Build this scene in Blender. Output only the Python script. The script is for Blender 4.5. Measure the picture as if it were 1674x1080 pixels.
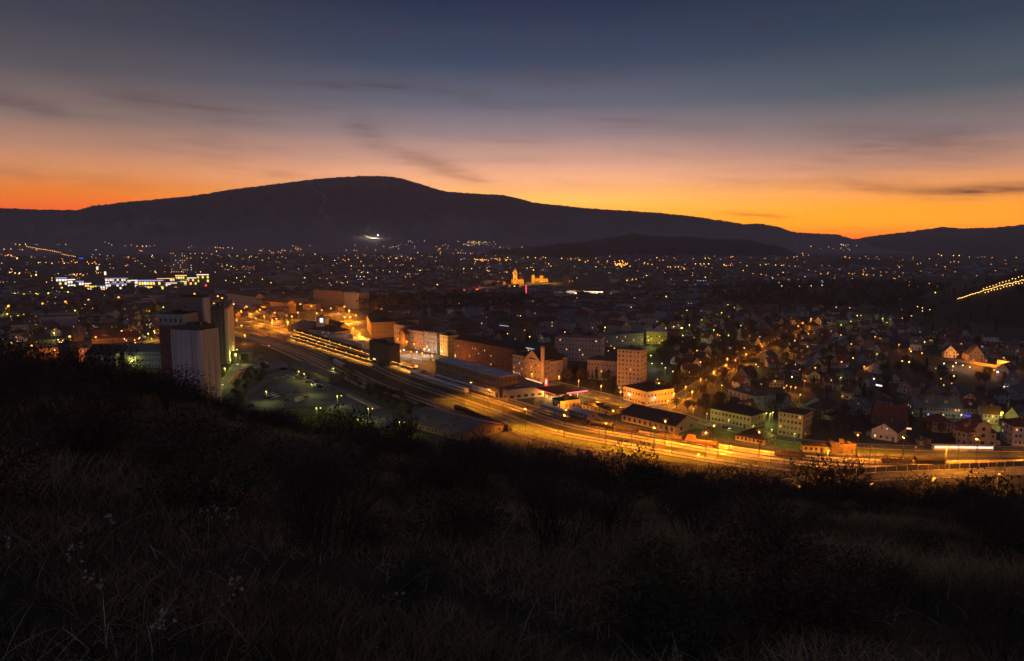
import bpy, math, random
import numpy as np
R = math.radians
rnd = random.Random(7)
rng = np.random.default_rng(11)
for o in list(bpy.data.objects):
    bpy.data.objects.remove(o)
sc = bpy.context.scene
col = sc.collection

# ------------------------------------------------------------------ camera
CAMZ, F, CX, CY, HY = 100.0, 1200.0, 837.0, 540.0, 392.0
PITCH = math.atan((CY - HY) / F)
cam = bpy.data.cameras.new('camera')
cam.sensor_width = 36.0
cam.lens = 36.0 * F / 1674.0
cam.clip_start = 0.1
cam.clip_end = 60000.0
camo = bpy.data.objects.new('camera', cam)
camo.location = (0, 0, CAMZ)
camo.rotation_euler = (math.pi / 2 - PITCH, 0, 0)
col.objects.link(camo)
sc.camera = camo


def ray(px, py):
    x, y, z = (px - CX) / F, 1.0, -(py - CY) / F
    c, s = math.cos(PITCH), math.sin(PITCH)
    return x, y * c + z * s, -y * s + z * c


def G(px, py, z=0.0):
    dx, dy, dz = ray(px, py)
    t = (z - CAMZ) / dz
    return (dx * t, dy * t)


def azel(px, py):
    dx, dy, dz = ray(px, py)
    return math.degrees(math.atan2(dx, dy)), math.degrees(math.atan2(dz, math.hypot(dx, dy)))


# ------------------------------------------------------------------ world: dusk sky after sunset
sc.view_settings.view_transform = 'Standard'
sc.view_settings.look = 'None'
sc.view_settings.exposure = 0.0
sc.view_settings.gamma = 1.0
sc.view_settings.use_curve_mapping = False
sc.cycles.max_bounces = 5
sc.cycles.diffuse_bounces = 2
sc.cycles.glossy_bounces = 2
sc.cycles.transmission_bounces = 2
sc.cycles.volume_bounces = 0
sc.cycles.use_denoising = True
sc.cycles.sample_clamp_indirect = 3.0
sc.cycles.caustics_reflective = False
sc.cycles.caustics_refractive = False

world = bpy.data.worlds.new('World')
sc.world = world
world.use_nodes = True
wt = world.node_tree
wt.nodes.clear()


def lin(c):
    return tuple((v / 255.0 / 12.92) if v / 255.0 <= 0.04045 else ((v / 255.0 + 0.055) / 1.055) ** 2.4 for v in c)


class NT:
    def __init__(self, nt):
        self.nt = nt

    def n(self, t, **kw):
        nd = self.nt.nodes.new(t)
        for k, v in kw.items():
            setattr(nd, k, v)
        return nd

    def put(self, sock, v):
        if hasattr(v, 'is_output'):
            self.nt.links.new(v, sock)
        else:
            sock.default_value = v

    def m(self, op, a, b=0.0, c=0.0, clamp=False):
        nd = self.n('ShaderNodeMath', operation=op)
        nd.use_clamp = clamp
        self.put(nd.inputs[0], a)
        self.put(nd.inputs[1], b)
        self.put(nd.inputs[2], c)
        return nd.outputs[0]

    def ramp(self, fac, stops, interp='LINEAR'):
        nd = self.n('ShaderNodeValToRGB')
        cr = nd.color_ramp
        cr.interpolation = interp
        while len(cr.elements) < len(stops):
            cr.elements.new(0.5)
        for e, (p, c) in zip(cr.elements, stops):
            e.position = p
            e.color = (c[0], c[1], c[2], 1.0)
        self.put(nd.inputs[0], fac)
        return nd.outputs[0]

    def mix(self, fac, a, b):
        nd = self.n('ShaderNodeMix', data_type='RGBA')
        self.put(nd.inputs['Factor'], fac)
        for s, v in ((nd.inputs[6], a), (nd.inputs[7], b)):
            if hasattr(v, 'is_output'):
                self.nt.links.new(v, s)
            else:
                s.default_value = (v[0], v[1], v[2], 1.0)
        return nd.outputs[2]

    def smooth(self, v, a, b):
        if a > b:
            return self.m('SUBTRACT', 1.0, self.smooth(v, b, a))
        nd = self.n('ShaderNodeMapRange', interpolation_type='SMOOTHSTEP')
        self.put(nd.inputs['Value'], v)
        nd.inputs['From Min'].default_value = a
        nd.inputs['From Max'].default_value = b
        return nd.outputs[0]

    def noise(self, vec, scale, detail=3.0, rough=0.5):
        nd = self.n('ShaderNodeTexNoise')
        if vec is not None:
            self.put(nd.inputs['Vector'], vec)
        nd.inputs['Scale'].default_value = scale
        nd.inputs['Detail'].default_value = detail
        nd.inputs['Roughness'].default_value = rough
        return nd.outputs[0]


W = NT(wt)
tc = W.n('ShaderNodeTexCoord')
sep = W.n('ShaderNodeSeparateXYZ')
wt.links.new(tc.outputs['Generated'], sep.inputs[0])
X, Y, Z = sep.outputs
el = W.m('DEGREES', W.m('ARCSINE', Z))
az = W.m('DEGREES', W.m('ARCTAN2', X, Y))
hz = W.m('DIVIDE', el, 60.0, clamp=True)


HAZE = 6.6e-5                 # density of the evening air (see the haze box)


def stops(lst, gain=1.0):
    # the sky seen from the hill is what is left after the evening air: give the sky itself the value before it
    out = []
    for e, c in lst:
        path = min(1150.0 / max(math.sin(math.radians(e)), 1e-3), 17000.0)
        k = math.exp(HAZE * path)
        glow = (.026, .021, .029)      # what the lit air itself adds
        out.append((e / 60.0, tuple(max(v * .25, v - g_ * (1 - 1 / k)) * k * gain for v, g_ in zip(lin(c), glow))))
    return out


SKY_L = [(0, (236, 84, 0)), (2, (250, 104, 4)), (3.2, (238, 130, 44)), (4.5, (210, 138, 88)), (6, (178, 129, 106)), (8, (130, 110, 104)), (11, (84, 82, 89)), (14, (58, 64, 77)), (17, (44, 53, 67)), (30, (30, 36, 52)), (60, (20, 25, 40))]
SKY_C = [(0, (255, 112, 0)), (1.5, (255, 158, 10)), (3, (252, 184, 88)), (4.5, (236, 168, 124)), (6, (194, 147, 128)), (8, (138, 119, 122)), (10, (95, 96, 110)), (13, (53, 67, 89)), (17, (30, 45, 69)), (30, (20, 31, 54)), (60, (15, 22, 40))]
SKY_R = [(0, (255, 105, 0)), (1.2, (255, 160, 0)), (2.2, (255, 160, 24)), (3.4, (230, 150, 82)), (5, (178, 130, 106)), (7, (124, 107, 106)), (10, (70, 82, 91)), (14, (41, 58, 76)), (17, (34, 48, 66)), (30, (22, 33, 52)), (60, (15, 22, 40))]
SKY_B = [(0, (58, 54, 66)), (4, (74, 62, 74)), (9, (56, 56, 74)), (16, (38, 44, 64)), (30, (24, 31, 50)), (60, (15, 22, 40))]
cL, cC, cR, cB = [W.ramp(hz, stops(s, g_)) for s, g_ in ((SKY_L, 1.04), (SKY_C, 1.15), (SKY_R, 1.22), (SKY_B, 1.0))]
c = W.mix(W.smooth(az, -30.0, -4.0), cL, cC)
c = W.mix(W.smooth(az, 3.0, 30.0), c, cR)
c = W.mix(W.smooth(W.m('ABSOLUTE', az), 50.0, 130.0), c, cB)
# thin dusk clouds: broad faint streaks plus the distinct ones
comb = W.n('ShaderNodeCombineXYZ')
W.put(comb.inputs[0], W.m('MULTIPLY', az, 0.05))
W.put(comb.inputs[1], W.m('ADD', W.m('MULTIPLY', el, 0.42), W.m('MULTIPLY', az, 0.018)))
n1 = W.noise(comb.outputs[0], 1.5, 5.0, 0.55)
n2 = W.noise(comb.outputs[0], 5.0, 6.0, 0.6)
band = W.m('MULTIPLY', W.m('MULTIPLY', W.smooth(n1, 0.45, 0.72), W.smooth(n2, .3, .7)), W.m('MULTIPLY', W.smooth(el, 1.0, 5.0), W.m('SUBTRACT', 1.0, W.smooth(el, 12.0, 24.0))))
c = W.mix(W.m('MULTIPLY', band, 0.30), c, lin((84, 66, 74)))
wisp = W.m('ADD', 0.45, W.m('MULTIPLY', W.smooth(n2, 0.35, 0.65), 0.75))
for (p0, p1, th, st, cc) in [
    ((1490, 317), (1760, 300), 8, .78, (66, 50, 54)), ((1330, 290), (1600, 322), 11, .34, (96, 66, 62)),
    ((1180, 347), (1300, 356), 4, .42, (190, 84, 28)), ((560, 190), (640, 250), 18, .30, (80, 68, 80)), ((600, 235), (830, 308), 13, .42, (112, 74, 70)),
    ((390, 132), (740, 142), 6, .40, (86, 68, 80)), ((110, 140), (460, 195), 16, .36, (84, 66, 76)),
    ((-60, 150), (130, 188), 12, .42, (80, 62, 70)), ((832, 128), (896, 100), 7, .35, (92, 72, 86)),
    ((850, 135), (1010, 133), 6, .34, (98, 76, 86)), ((1320, 225), (1720, 250), 24, .30, (84, 76, 80)), ((1220, 45), (1290, 32), 8, .25, (62, 58, 72)), ((740, 165), (810, 145), 6, .2, (90, 74, 84))]:
    a0, e0 = azel(*p0)
    a1, e1 = azel(*p1)
    am, em = (a0 + a1) / 2, (e0 + e1) / 2
    L = math.hypot(a1 - a0, e1 - e0) / 2 * 0.8
    T = th * 57.3 / F
    ph = math.atan2(e1 - e0, a1 - a0)
    da, de = W.m('SUBTRACT', az, am), W.m('SUBTRACT', W.m('ADD', el, W.m('MULTIPLY', n2, 0.6)), em + 0.3)
    u = W.m('ADD', W.m('MULTIPLY', da, math.cos(ph) / L), W.m('MULTIPLY', de, math.sin(ph) / L))
    v = W.m('ADD', W.m('MULTIPLY', da, -math.sin(ph) / T), W.m('MULTIPLY', de, math.cos(ph) / T))
    q = W.m('ADD', W.m('POWER', W.m('ABSOLUTE', u), 3.0), W.m('MULTIPLY', v, v))
    fac = W.m('MULTIPLY', W.m('MULTIPLY', W.m('EXPONENT', W.m('MULTIPLY', q, -1.0)), wisp), st)
    c = W.mix(fac, c, lin(cc))
bg = W.n('ShaderNodeBackground')
wt.links.new(c, bg.inputs[0])
SKYGAIN = 1.0
bg.inputs[1].default_value = SKYGAIN
wo = W.n('ShaderNodeOutputWorld')
wt.links.new(bg.outputs[0], wo.inputs[0])
world.cycles.sampling_method = 'MANUAL'
world.cycles.sample_map_resolution = 512

# added ambient fill from behind the camera: one very soft, weak sun lamp
sun = bpy.data.lights.new('afterglow', 'SUN')
sun.energy = 0.29
sun.angle = math.radians(80)
sun.color = (.74, .76, 1.0)
suno = bpy.data.objects.new('afterglow', sun)
suno.rotation_euler = (R(48), 0, R(-25))
col.objects.link(suno)


# ------------------------------------------------------------------ materials
def mat(name, base, rough=0.85, var=0.25, scale=0.6, emit=None, estr=0.0, sample='NONE', metal=0.0, base2=None, bump=0.0, stretch=None):
    m = bpy.data.materials.new(name)
    m.use_nodes = True
    nt = m.node_tree
    nt.nodes.clear()
    N = NT(nt)
    out = N.n('ShaderNodeOutputMaterial')
    if emit is not None:
        e = N.n('ShaderNodeEmission')
        e.inputs[0].default_value = (*emit, 1)
        e.inputs[1].default_value = estr
        nt.links.new(e.outputs[0], out.inputs[0])
        m.cycles.emission_sampling = sample
        return m
    p = N.n('ShaderNodeBsdfPrincipled')
    p.inputs['Roughness'].default_value = rough
    p.inputs['Metallic'].default_value = metal
    p.inputs['Specular IOR Level'].default_value = 0.3
    t = N.n('ShaderNodeTexCoord')
    vec = t.outputs['Object']
    if stretch:
        mp = N.n('ShaderNodeMapping')
        nt.links.new(vec, mp.inputs[0])
        mp.inputs['Scale'].default_value = stretch
        vec = mp.outputs[0]
    nz = N.noise(vec, scale, 4.0, 0.6)
    b2 = base2 or tuple(v * (1 - var) for v in base)
    b1 = base if base2 else tuple(min(1, v * (1 + var)) for v in base)
    nt.links.new(N.mix(N.smooth(nz, 0.3, 0.7), b2, b1), p.inputs['Base Color'])
    if bump:
        bp = N.n('ShaderNodeBump')
        bp.inputs['Strength'].default_value = bump
        nt.links.new(N.noise(vec, scale * 6, 3.0), bp.inputs['Height'])
        nt.links.new(bp.outputs[0], p.inputs['Normal'])
    nt.links.new(p.outputs[0], out.inputs[0])
    return m


SOD = (1.0, 0.30, 0.012)      # sodium lamps
GRN = (0.86, 0.80, 0.12)      # yellowish green lamps
WHT = (1.0, 0.86, 0.66)
COO = (0.70, 0.80, 1.0)
M = {}
M['ground'] = mat('mixed_town_ground', (.072, .062, .05), base2=(.03, .034, .024), scale=.02)
M['asphalt'] = mat('asphalt', (.10, .098, .096), var=.3, scale=.3)
M['lotasphalt'] = mat('weathered_asphalt', (.10, .105, .13), var=.35, scale=.06)
M['ballast'] = mat('ballast', (.055, .045, .03), base2=(.02, .022, .012), scale=.10)
M['grass'] = mat('verge_grass', (.085, .11, .03), var=.4, scale=.25)
M['rail'] = mat('rail_steel', (.55, .5, .45), rough=.42, metal=.9)
M['bed'] = mat('track_bed', (.40, .31, .21), base2=(.20, .16, .10), scale=.25)
M['bed_dark'] = mat('oily_track_bed', (.055, .045, .035), var=.5, scale=.3)
M['bed_weedy'] = mat('weedy_track_bed', (.10, .11, .05), base2=(.05, .05, .03), scale=.15)
M['sleeper'] = mat('sleeper_concrete', (.22, .2, .18))
M['paint'] = mat('road_paint', (.75, .74, .7))
M['kerb'] = mat('kerb_stone', (.35, .34, .32))
M['concrete'] = mat('silo_concrete', (.60, .52, .52), base2=(.40, .34, .34), scale=.30, stretch=(1, 1, .10), bump=.15)
M['concrete_dark'] = mat('sooty_concrete', (.17, .14, .14), base2=(.045, .038, .04), scale=.16, stretch=(1, 1, .16))
M['brick'] = mat('red_brown_render', (.14, .06, .05), var=.3, scale=.3)
M['whitewall'] = mat('white_render', (.55, .52, .50), var=.12)
M['pinkwall'] = mat('pale_pink_render', (.33, .26, .25), var=.14)
M['creamwall'] = mat('cream_render', (.40, .33, .21), var=.14)
M['greywall'] = mat('grey_render', (.26, .25, .26), var=.2)
M['bluewall'] = mat('blue_grey_render', (.22, .25, .33), var=.15)
M['brownwall'] = mat('brown_render', (.19, .13, .10), var=.2)
M['darkwall'] = mat('dark_cladding', (.07, .06, .06), var=.2)
M['yellowwall'] = mat('yellow_render', (.5, .42, .12), var=.12)
M['redroof'] = mat('dark_red_tiles', (.12, .045, .035), var=.35, scale=.9)
M['brownroof'] = mat('brown_tiles', (.065, .045, .04), var=.35, scale=.9)
M['greyroof'] = mat('grey_roofing', (.11, .105, .115), var=.25, scale=.2)
M['lightroof'] = mat('pale_metal_roof', (.34, .32, .38), var=.18, scale=.15, rough=.6)
M['blackroof'] = mat('tarred_roof', (.03, .027, .028), var=.3, scale=.3)
M['glass'] = mat('dark_window_glass', (.02, .02, .025), rough=.12)
M['frame'] = mat('window_frame', (.10, .09, .085))
M['lit_warm'] = mat('window_lit_warm', None, emit=(1.0, .42, .12), estr=1.6)
M['lit_yellow'] = mat('window_lit_yellow', None, emit=(1.0, .60, .16), estr=1.6)
M['lit_white'] = mat('window_lit_white', None, emit=(.9, .82, .9), estr=.9)
M['lit_orange'] = mat('window_lit_orange', None, emit=(1.0, .30, .05), estr=1.8)
M['bulb_o'] = mat('sodium_lamp_glass', None, emit=(1.0, .31, .035), estr=3.2)
M['bulb_g'] = mat('greenish_lamp_glass', None, emit=(.95, .80, .08), estr=2.2)
M['bulb_w'] = mat('white_lamp_glass', None, emit=(1.0, .85, .72), estr=3)
M['bulb_b'] = mat('cool_lamp_glass', None, emit=(.45, .6, 1.0), estr=2.5)
M['bulb_r'] = mat('red_signal_glass', None, emit=(1.0, .03, .08), estr=3)
M['bulb_m'] = mat('magenta_signal_glass', None, emit=(.9, .02, .22), estr=1.0)
M['dim_o'] = mat('far_orange_light', None, emit=(1.0, .34, .05), estr=5.0)
M['dim_y'] = mat('far_yellow_light', None, emit=(1.0, .54, .12), estr=5.5)
M['dim_w'] = mat('far_white_light', None, emit=(1.0, .78, .6), estr=3.2)
M['metal'] = mat('galvanised_metal', (.25, .24, .23), rough=.5, metal=.6)
M['darkmetal'] = mat('dark_painted_metal', (.05, .045, .04), rough=.5)
M['rust'] = mat('rusty_wagon_paint', (.11, .07, .045), var=.35)
M['curtain'] = mat('curtained_window', (.20, .18, .16), var=.3, scale=1.2)
M['orangepaint'] = mat('orange_wagon_paint', (.32, .13, .05), var=.2)
M['coach'] = mat('coach_paint', (.45, .43, .42), rough=.4)
M['coachroof'] = mat('coach_roof', (.5, .46, .52), rough=.5)
M['tyre'] = mat('tyre_rubber', (.02, .02, .02))
CARM = [mat('car_paint_' + n, c, rough=.3, var=.05) for n, c in (('white', (.75, .75, .78)), ('silver', (.42, .43, .46)), ('black', (.02, .02, .025)), ('red', (.35, .03, .03)), ('blue', (.04, .07, .2)), ('grey', (.15, .15, .16)))]
CARN = ['white', 'silver', 'black', 'red', 'blue', 'grey']
M['bark'] = mat('dark_bark', (.05, .04, .033))
M['twig'] = mat('bare_twigs', (.055, .040, .034))
M['needle'] = mat('conifer_needles', (.025, .04, .02), var=.4, scale=2)
M['redleaf'] = mat('withered_brown_leaves', (.06, .034, .024), var=.4, scale=2)
M['soil'] = mat('hill_soil', (.035, .03, .022), base2=(.009, .009, .007), scale=.09)
M['dry'] = mat('dry_grass_blades', (.30, .20, .10), base2=(.020, .018, .010), scale=.16)
M['green'] = mat('green_grass_blades', (.07, .085, .035), base2=(.015, .02, .01), scale=.2)
M['straw'] = mat('pale_straw_stalks', (.62, .52, .44), var=.3, scale=3)
M['fluff'] = mat('white_seed_fluff', (.5, .46, .46), var=.3, scale=9)
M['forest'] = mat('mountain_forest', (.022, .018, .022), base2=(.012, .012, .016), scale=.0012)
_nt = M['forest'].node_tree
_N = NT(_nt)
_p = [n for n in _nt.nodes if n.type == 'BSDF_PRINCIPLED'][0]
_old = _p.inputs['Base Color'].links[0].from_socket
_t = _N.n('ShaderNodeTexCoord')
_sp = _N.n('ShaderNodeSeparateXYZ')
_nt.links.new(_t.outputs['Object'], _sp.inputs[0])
_haze_height = _N.m('ADD', _N.m('DIVIDE', _sp.outputs[2], 380.0), _N.m('MULTIPLY', _N.m('SUBTRACT', _N.noise(_t.outputs['Object'], .0011, 5.0, .65), .5), 2.2))
_nt.links.new(_N.mix(_N.smooth(_haze_height, 1.4, .1), _old, (.20, .17, .20)), _p.inputs['Base Color'])  # lower slopes paler: valley haze put into the colour
M['darkforest'] = mat('foothill_forest', (.012, .010, .012), base2=(.010, .009, .012), scale=.004)
M['farforest'] = mat('far_ridge_forest', (.05, .035, .035), base2=(.03, .025, .026), scale=.001)
M['piste'] = mat('ski_piste', (.15, .14, .17), var=.5, scale=.004)
M['vine'] = mat('vineyard_slope', (.045, .03, .026), base2=(.025, .02, .018), scale=.05)


# ------------------------------------------------------------------ mesh helpers
class MB:
    def __init__(self):
        self.v, self.f, self.mi = [], [], []

    def quad(self, a, b, c, d, m=0):
        n = len(self.v)
        self.v += [a, b, c, d]
        self.f.append((n, n + 1, n + 2, n + 3))
        self.mi.append(m)

    def poly(self, pts, m=0):
        n = len(self.v)
        self.v += list(pts)
        self.f.append(tuple(range(n, n + len(pts))))
        self.mi.append(m)

    def box(self, x0, x1, y0, y1, z0, z1, m=0, bottom=False):
        n = len(self.v)
        self.v += [(x0, y0, z0), (x1, y0, z0), (x1, y1, z0), (x0, y1, z0), (x0, y0, z1), (x1, y0, z1), (x1, y1, z1), (x0, y1, z1)]
        fs = [(4, 5, 6, 7), (0, 1, 5, 4), (1, 2, 6, 5), (2, 3, 7, 6), (3, 0, 4, 7)]
        if bottom:
            fs.append((3, 2, 1, 0))
        for f in fs:
            self.f.append(tuple(n + i for i in f))
            self.mi.append(m)

    def tube(self, p0, p1, r0, r1, k=4, m=0, cap=False):
        p0, p1 = np.array(p0, float), np.array(p1, float)
        d = p1 - p0
        l = np.linalg.norm(d)
        if l < 1e-6:
            return
        d /= l
        a = np.cross(d, (0, 0, 1.0)) if abs(d[2]) < .9 else np.cross(d, (1.0, 0, 0))
        a /= np.linalg.norm(a)
        b = np.cross(d, a)
        n = len(self.v)
        for (p, r) in ((p0, r0), (p1, r1)):
            for i in range(k):
                t = 2 * math.pi * i / k
                q = p + r * (math.cos(t) * a + math.sin(t) * b)
                self.v.append(tuple(q))
        for i in range(k):
            j = (i + 1) % k
            self.f.append((n + i, n + j, n + k + j, n + k + i))
            self.mi.append(m)
        if cap:
            self.f.append(tuple(n + k + i for i in range(k)))
            self.mi.append(m)

    def ball(self, c, r, m=0, sz=1.0):
        # octahedron refined once: light globe
        n = len(self.v)
        K = 6
        self.v.append((c[0], c[1], c[2] + r * sz))
        for zz, rr in ((.5, .866), (-.5, .866)):
            for i in range(K):
                t = 2 * math.pi * (i + (.5 if zz < 0 else 0)) / K
                self.v.append((c[0] + r * rr * math.cos(t), c[1] + r * rr * math.sin(t), c[2] + r * zz * sz))
        self.v.append((c[0], c[1], c[2] - r * sz))
        for i in range(K):
            j = (i + 1) % K
            self.f += [(n, n + 1 + i, n + 1 + j), (n + 1 + i, n + 1 + K + i, n + 1 + j), (n + 1 + j, n + 1 + K + i, n + 1 + K + j), (n + 2 * K + 1, n + 1 + K + j, n + 1 + K + i)]
            self.mi += [m] * 4

    def mesh(self, name, mats):
        me = bpy.data.meshes.new(name)
        me.from_pydata(self.v, [], self.f)
        for mm in mats:
            me.materials.append(mm)
        if any(self.mi):
            me.polygons.foreach_set('material_index', self.mi)
        return me

    def build(self, name, mats, parent=None):
        if not isinstance(mats, (list, tuple)):
            mats = [mats]
        return obj(name, self.mesh(name, mats), parent)


def obj(name, data, parent=None, loc=None, rz=None):
    o = bpy.data.objects.new(name, data)
    col.objects.link(o)
    if parent is not None:
        o.parent = parent
    if loc is not None:
        o.location = loc
    if rz is not None:
        o.rotation_euler = (0, 0, rz)
    return o


def tag(o, label=None, cat=None, group=None, kind=None):
    if label:
        o['label'] = label
    if cat:
        o['category'] = cat
    if group:
        o['group'] = group
    if kind:
        o['kind'] = kind
    return o


def empty(name, loc, rz=0.0):
    return obj(name, None, None, loc, rz)


def nmesh(name, V, Fc, mats, mi=None):
    """numpy verts and equal-size faces -> mesh"""
    me = bpy.data.meshes.new(name)
    k = Fc.shape[1]
    me.vertices.add(len(V))
    me.vertices.foreach_set('co', np.ascontiguousarray(V, dtype=np.float32).ravel())
    me.loops.add(Fc.size)
    me.loops.foreach_set('vertex_index', Fc.ravel().astype(np.int32))
    me.polygons.add(len(Fc))
    me.polygons.foreach_set('loop_start', np.arange(0, Fc.size, k, dtype=np.int32))
    me.polygons.foreach_set('loop_total', np.full(len(Fc), k, dtype=np.int32))
    for mm in mats:
        me.materials.append(mm)
    if mi is not None:
        me.polygons.foreach_set('material_index', mi.astype(np.int32))
    me.update(calc_edges=True)
    return me


ONES = ['', 'first', 'second', 'third', 'fourth', 'fifth', 'sixth', 'seventh', 'eighth', 'ninth', 'tenth', 'eleventh', 'twelfth', 'thirteenth', 'fourteenth', 'fifteenth', 'sixteenth', 'seventeenth', 'eighteenth', 'nineteenth']
TENS = ['', '', 'twenty', 'thirty', 'forty', 'fifty', 'sixty', 'seventy', 'eighty', 'ninety']


def ordn(n):
    if n < 20:
        return ONES[n]
    t, u = divmod(n, 10)
    return TENS[t][:-1] + 'ieth' if u == 0 else TENS[t] + '-' + ONES[u]


def smoothpath(pts, step=4.0):
    P = np.array(pts, float)
    out = []
    for i in range(len(P) - 1):
        p0, p1, p2, p3 = P[max(i - 1, 0)], P[i], P[i + 1], P[min(i + 2, len(P) - 1)]
        n = max(2, int(np.linalg.norm(p2 - p1) / step))
        for k in range(n):
            t = k / n
            out.append(.5 * ((2 * p1) + (-p0 + p2) * t + (2 * p0 - 5 * p1 + 4 * p2 - p3) * t * t + (-p0 + 3 * p1 - 3 * p2 + p3) * t ** 3))
    out.append(P[-1])
    return np.array(out)


def strip(path, width, z, off=0.0):
    P = np.array(path)
    T = np.gradient(P, axis=0)
    T /= np.linalg.norm(T, axis=1)[:, None]
    N = np.stack([-T[:, 1], T[:, 0]], 1)
    w = np.asarray(width) * np.ones(len(P))
    A = P + N * (off + w / 2)[:, None]
    B = P + N * (off - w / 2)[:, None]
    n = len(P)
    V = np.concatenate([np.c_[A, np.full(n, z)], np.c_[B, np.full(n, z)]])
    i = np.arange(n - 1)
    Fc = np.stack([i + n, i + n + 1, i + 1, i], 1)
    return V, Fc
# ------------------------------------------------------------------ haze
hm = bpy.data.materials.new('evening_haze')
hm.use_nodes = True
hm.node_tree.nodes.clear()
HN = NT(hm.node_tree)
pv = HN.n('ShaderNodeVolumePrincipled')
pv.inputs['Color'].default_value = (.90, .88, 1.0, 1)
pv.inputs['Density'].default_value = HAZE
pv.inputs['Anisotropy'].default_value = 0.0
ho = HN.n('ShaderNodeOutputMaterial')
hm.node_tree.links.new(pv.outputs[0], ho.inputs['Volume'])
mb = MB()
mb.box(-17000, 17000, -400, 16500, -3, 1250, 0, True)
tag(mb.build('haze', hm), kind='stuff')

# ------------------------------------------------------------------ ground
mb = MB()
mb.quad((-16500, -350, 0), (16500, -350, 0), (16500, 16400, 0), (-16500, 16400, 0))
tag(mb.build('ground', M['ground']), kind='structure')


# ---- relief: value noise
def vnoise(x, y, seed=0):
    xi, yi = np.floor(x).astype(np.int64), np.floor(y).astype(np.int64)
    xf, yf = x - xi, y - yi
    u, v = xf * xf * (3 - 2 * xf), yf * yf * (3 - 2 * yf)

    def h(a, b):
        n = (a * 374761393 + b * 668265263 + seed * 69069) & 0x7fffffff
        n = ((n ^ (n >> 13)) * 1274126177) & 0x7fffffff
        return ((n ^ (n >> 16)) & 0xffff) / 65535.0
    return (h(xi, yi) * (1 - u) + h(xi + 1, yi) * u) * (1 - v) + (h(xi, yi + 1) * (1 - u) + h(xi + 1, yi + 1) * u) * v


def fbm(x, y, seed=0, o=4):
    s, a = 0.0, .5
    for k in range(o):
        s = s + a * (vnoise(x * 2 ** k, y * 2 ** k, seed + k) - .5)
        a *= .5
    return s


def ridge(name, pts, Rr, r0, m, rel=0.12, back=1.35, noise=1.0, n_t=260, n_r=60, z_floor=-2.0, power=1.25, tree=0.0):
    th, zz = [], []
    for px, py in pts:
        dx, dy, dz = ray(px, py)
        th.append(math.atan2(dx, dy))
        zz.append(CAMZ + Rr * dz / math.hypot(dx, dy))
    T = np.linspace(th[0], th[-1], n_t)
    ZR = np.interp(T, th, zz)
    r = np.concatenate([np.linspace(r0, Rr, n_r), np.linspace(Rr, Rr * back, 8)[1:]])
    TT, RR = np.meshgrid(T, r, indexing='ij')
    t = np.clip((RR - r0) / (Rr - r0), 0, 1)
    prof = t ** power
    bk = np.clip((RR - Rr) / (Rr * (back - 1)), 0, 1)
    Xw, Yw = RR * np.sin(TT), RR * np.cos(TT)
    nz = fbm(TT * 40, RR / Rr * 9, 5) + .5 * fbm(TT * 110, RR / Rr * 20, 9)
    Zw = ZR[:, None] * (prof * (1 + rel * 2.2 * nz * np.sin(np.pi * np.clip(t, 0, 1)) * noise)) * (1 - bk ** 1.5) + z_floor * (1 - t)
    # crest roughness (tree tops)
    Zw += (t > .97) * (bk <= 0) * fbm(TT * 600, RR * 0 + 3.3, 21, 2) * Rr * 0.0030 * (1 + tree)
    V = np.stack([Xw, Yw, Zw], -1).reshape(-1, 3)
    a, b = Xw.shape
    i, j = np.meshgrid(np.arange(a - 1), np.arange(b - 1), indexing='ij')
    n = (i * b + j).ravel()
    Fc = np.stack([n, n + b, n + b + 1, n + 1], 1)
    me = nmesh(name, V, Fc, [m])
    for p in me.polygons:
        p.use_smooth = True
    o = obj(name, me)
    tag(o, kind='structure')
    return T, r, Zw


MT = [(-700, 372), (-350, 356), (-150, 346), (0, 340), (60, 342), (125, 343), (160, 335), (205, 330), (250, 326), (310, 320), (345, 315), (380, 309), (430, 303), (500, 294), (530, 291), (560, 289), (590, 287), (640, 288), (655, 291), (670, 295), (700, 304), (725, 312), (760, 315), (820, 318), (845, 323), (870, 330), (900, 334), (960, 340), (1040, 345), (1080, 348), (1120, 352), (1160, 357), (1215, 366), (1240, 365), (1270, 370), (1300, 380), (1330, 381), (1370, 383), (1395, 391), (1430, 398), (1480, 404), (1560, 408), (1700, 412)]
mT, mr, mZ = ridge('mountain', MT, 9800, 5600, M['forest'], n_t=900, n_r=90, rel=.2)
ridge('far_mountain_ridge', [(1290, 402), (1350, 397), (1395, 391), (1430, 385), (1455, 382), (1480, 379), (1510, 375), (1540, 371), (1570, 373), (1620, 372), (1674, 367), (1760, 360), (1900, 352), (2200, 362), (2600, 380)], 11500, 7000, M['farforest'])
ridge('foothill', [(800, 408), (880, 402), (960, 394), (1000, 387), (1035, 381), (1065, 386), (1135, 387), (1160, 390), (1185, 391), (1220, 391), (1250, 398), (1276, 402), (1290, 408), (1305, 417), (1320, 421)], 5600, 4900, M['darkforest'], power=.6, back=1.12)
ridge('wooded_knoll', [(820, 420), (850, 412), (880, 405), (915, 399), (950, 399), (975, 405), (1000, 413), (1020, 421)], 4700, 4300, M['darkforest'], power=.6, back=1.08)
ridge('low_eastern_hill', [(1310, 432), (1340, 427), (1385, 422), (1440, 424), (1500, 430), (1560, 437), (1600, 444)], 3400, 3000, M['farforest'], power=.6, back=1.1)


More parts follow.
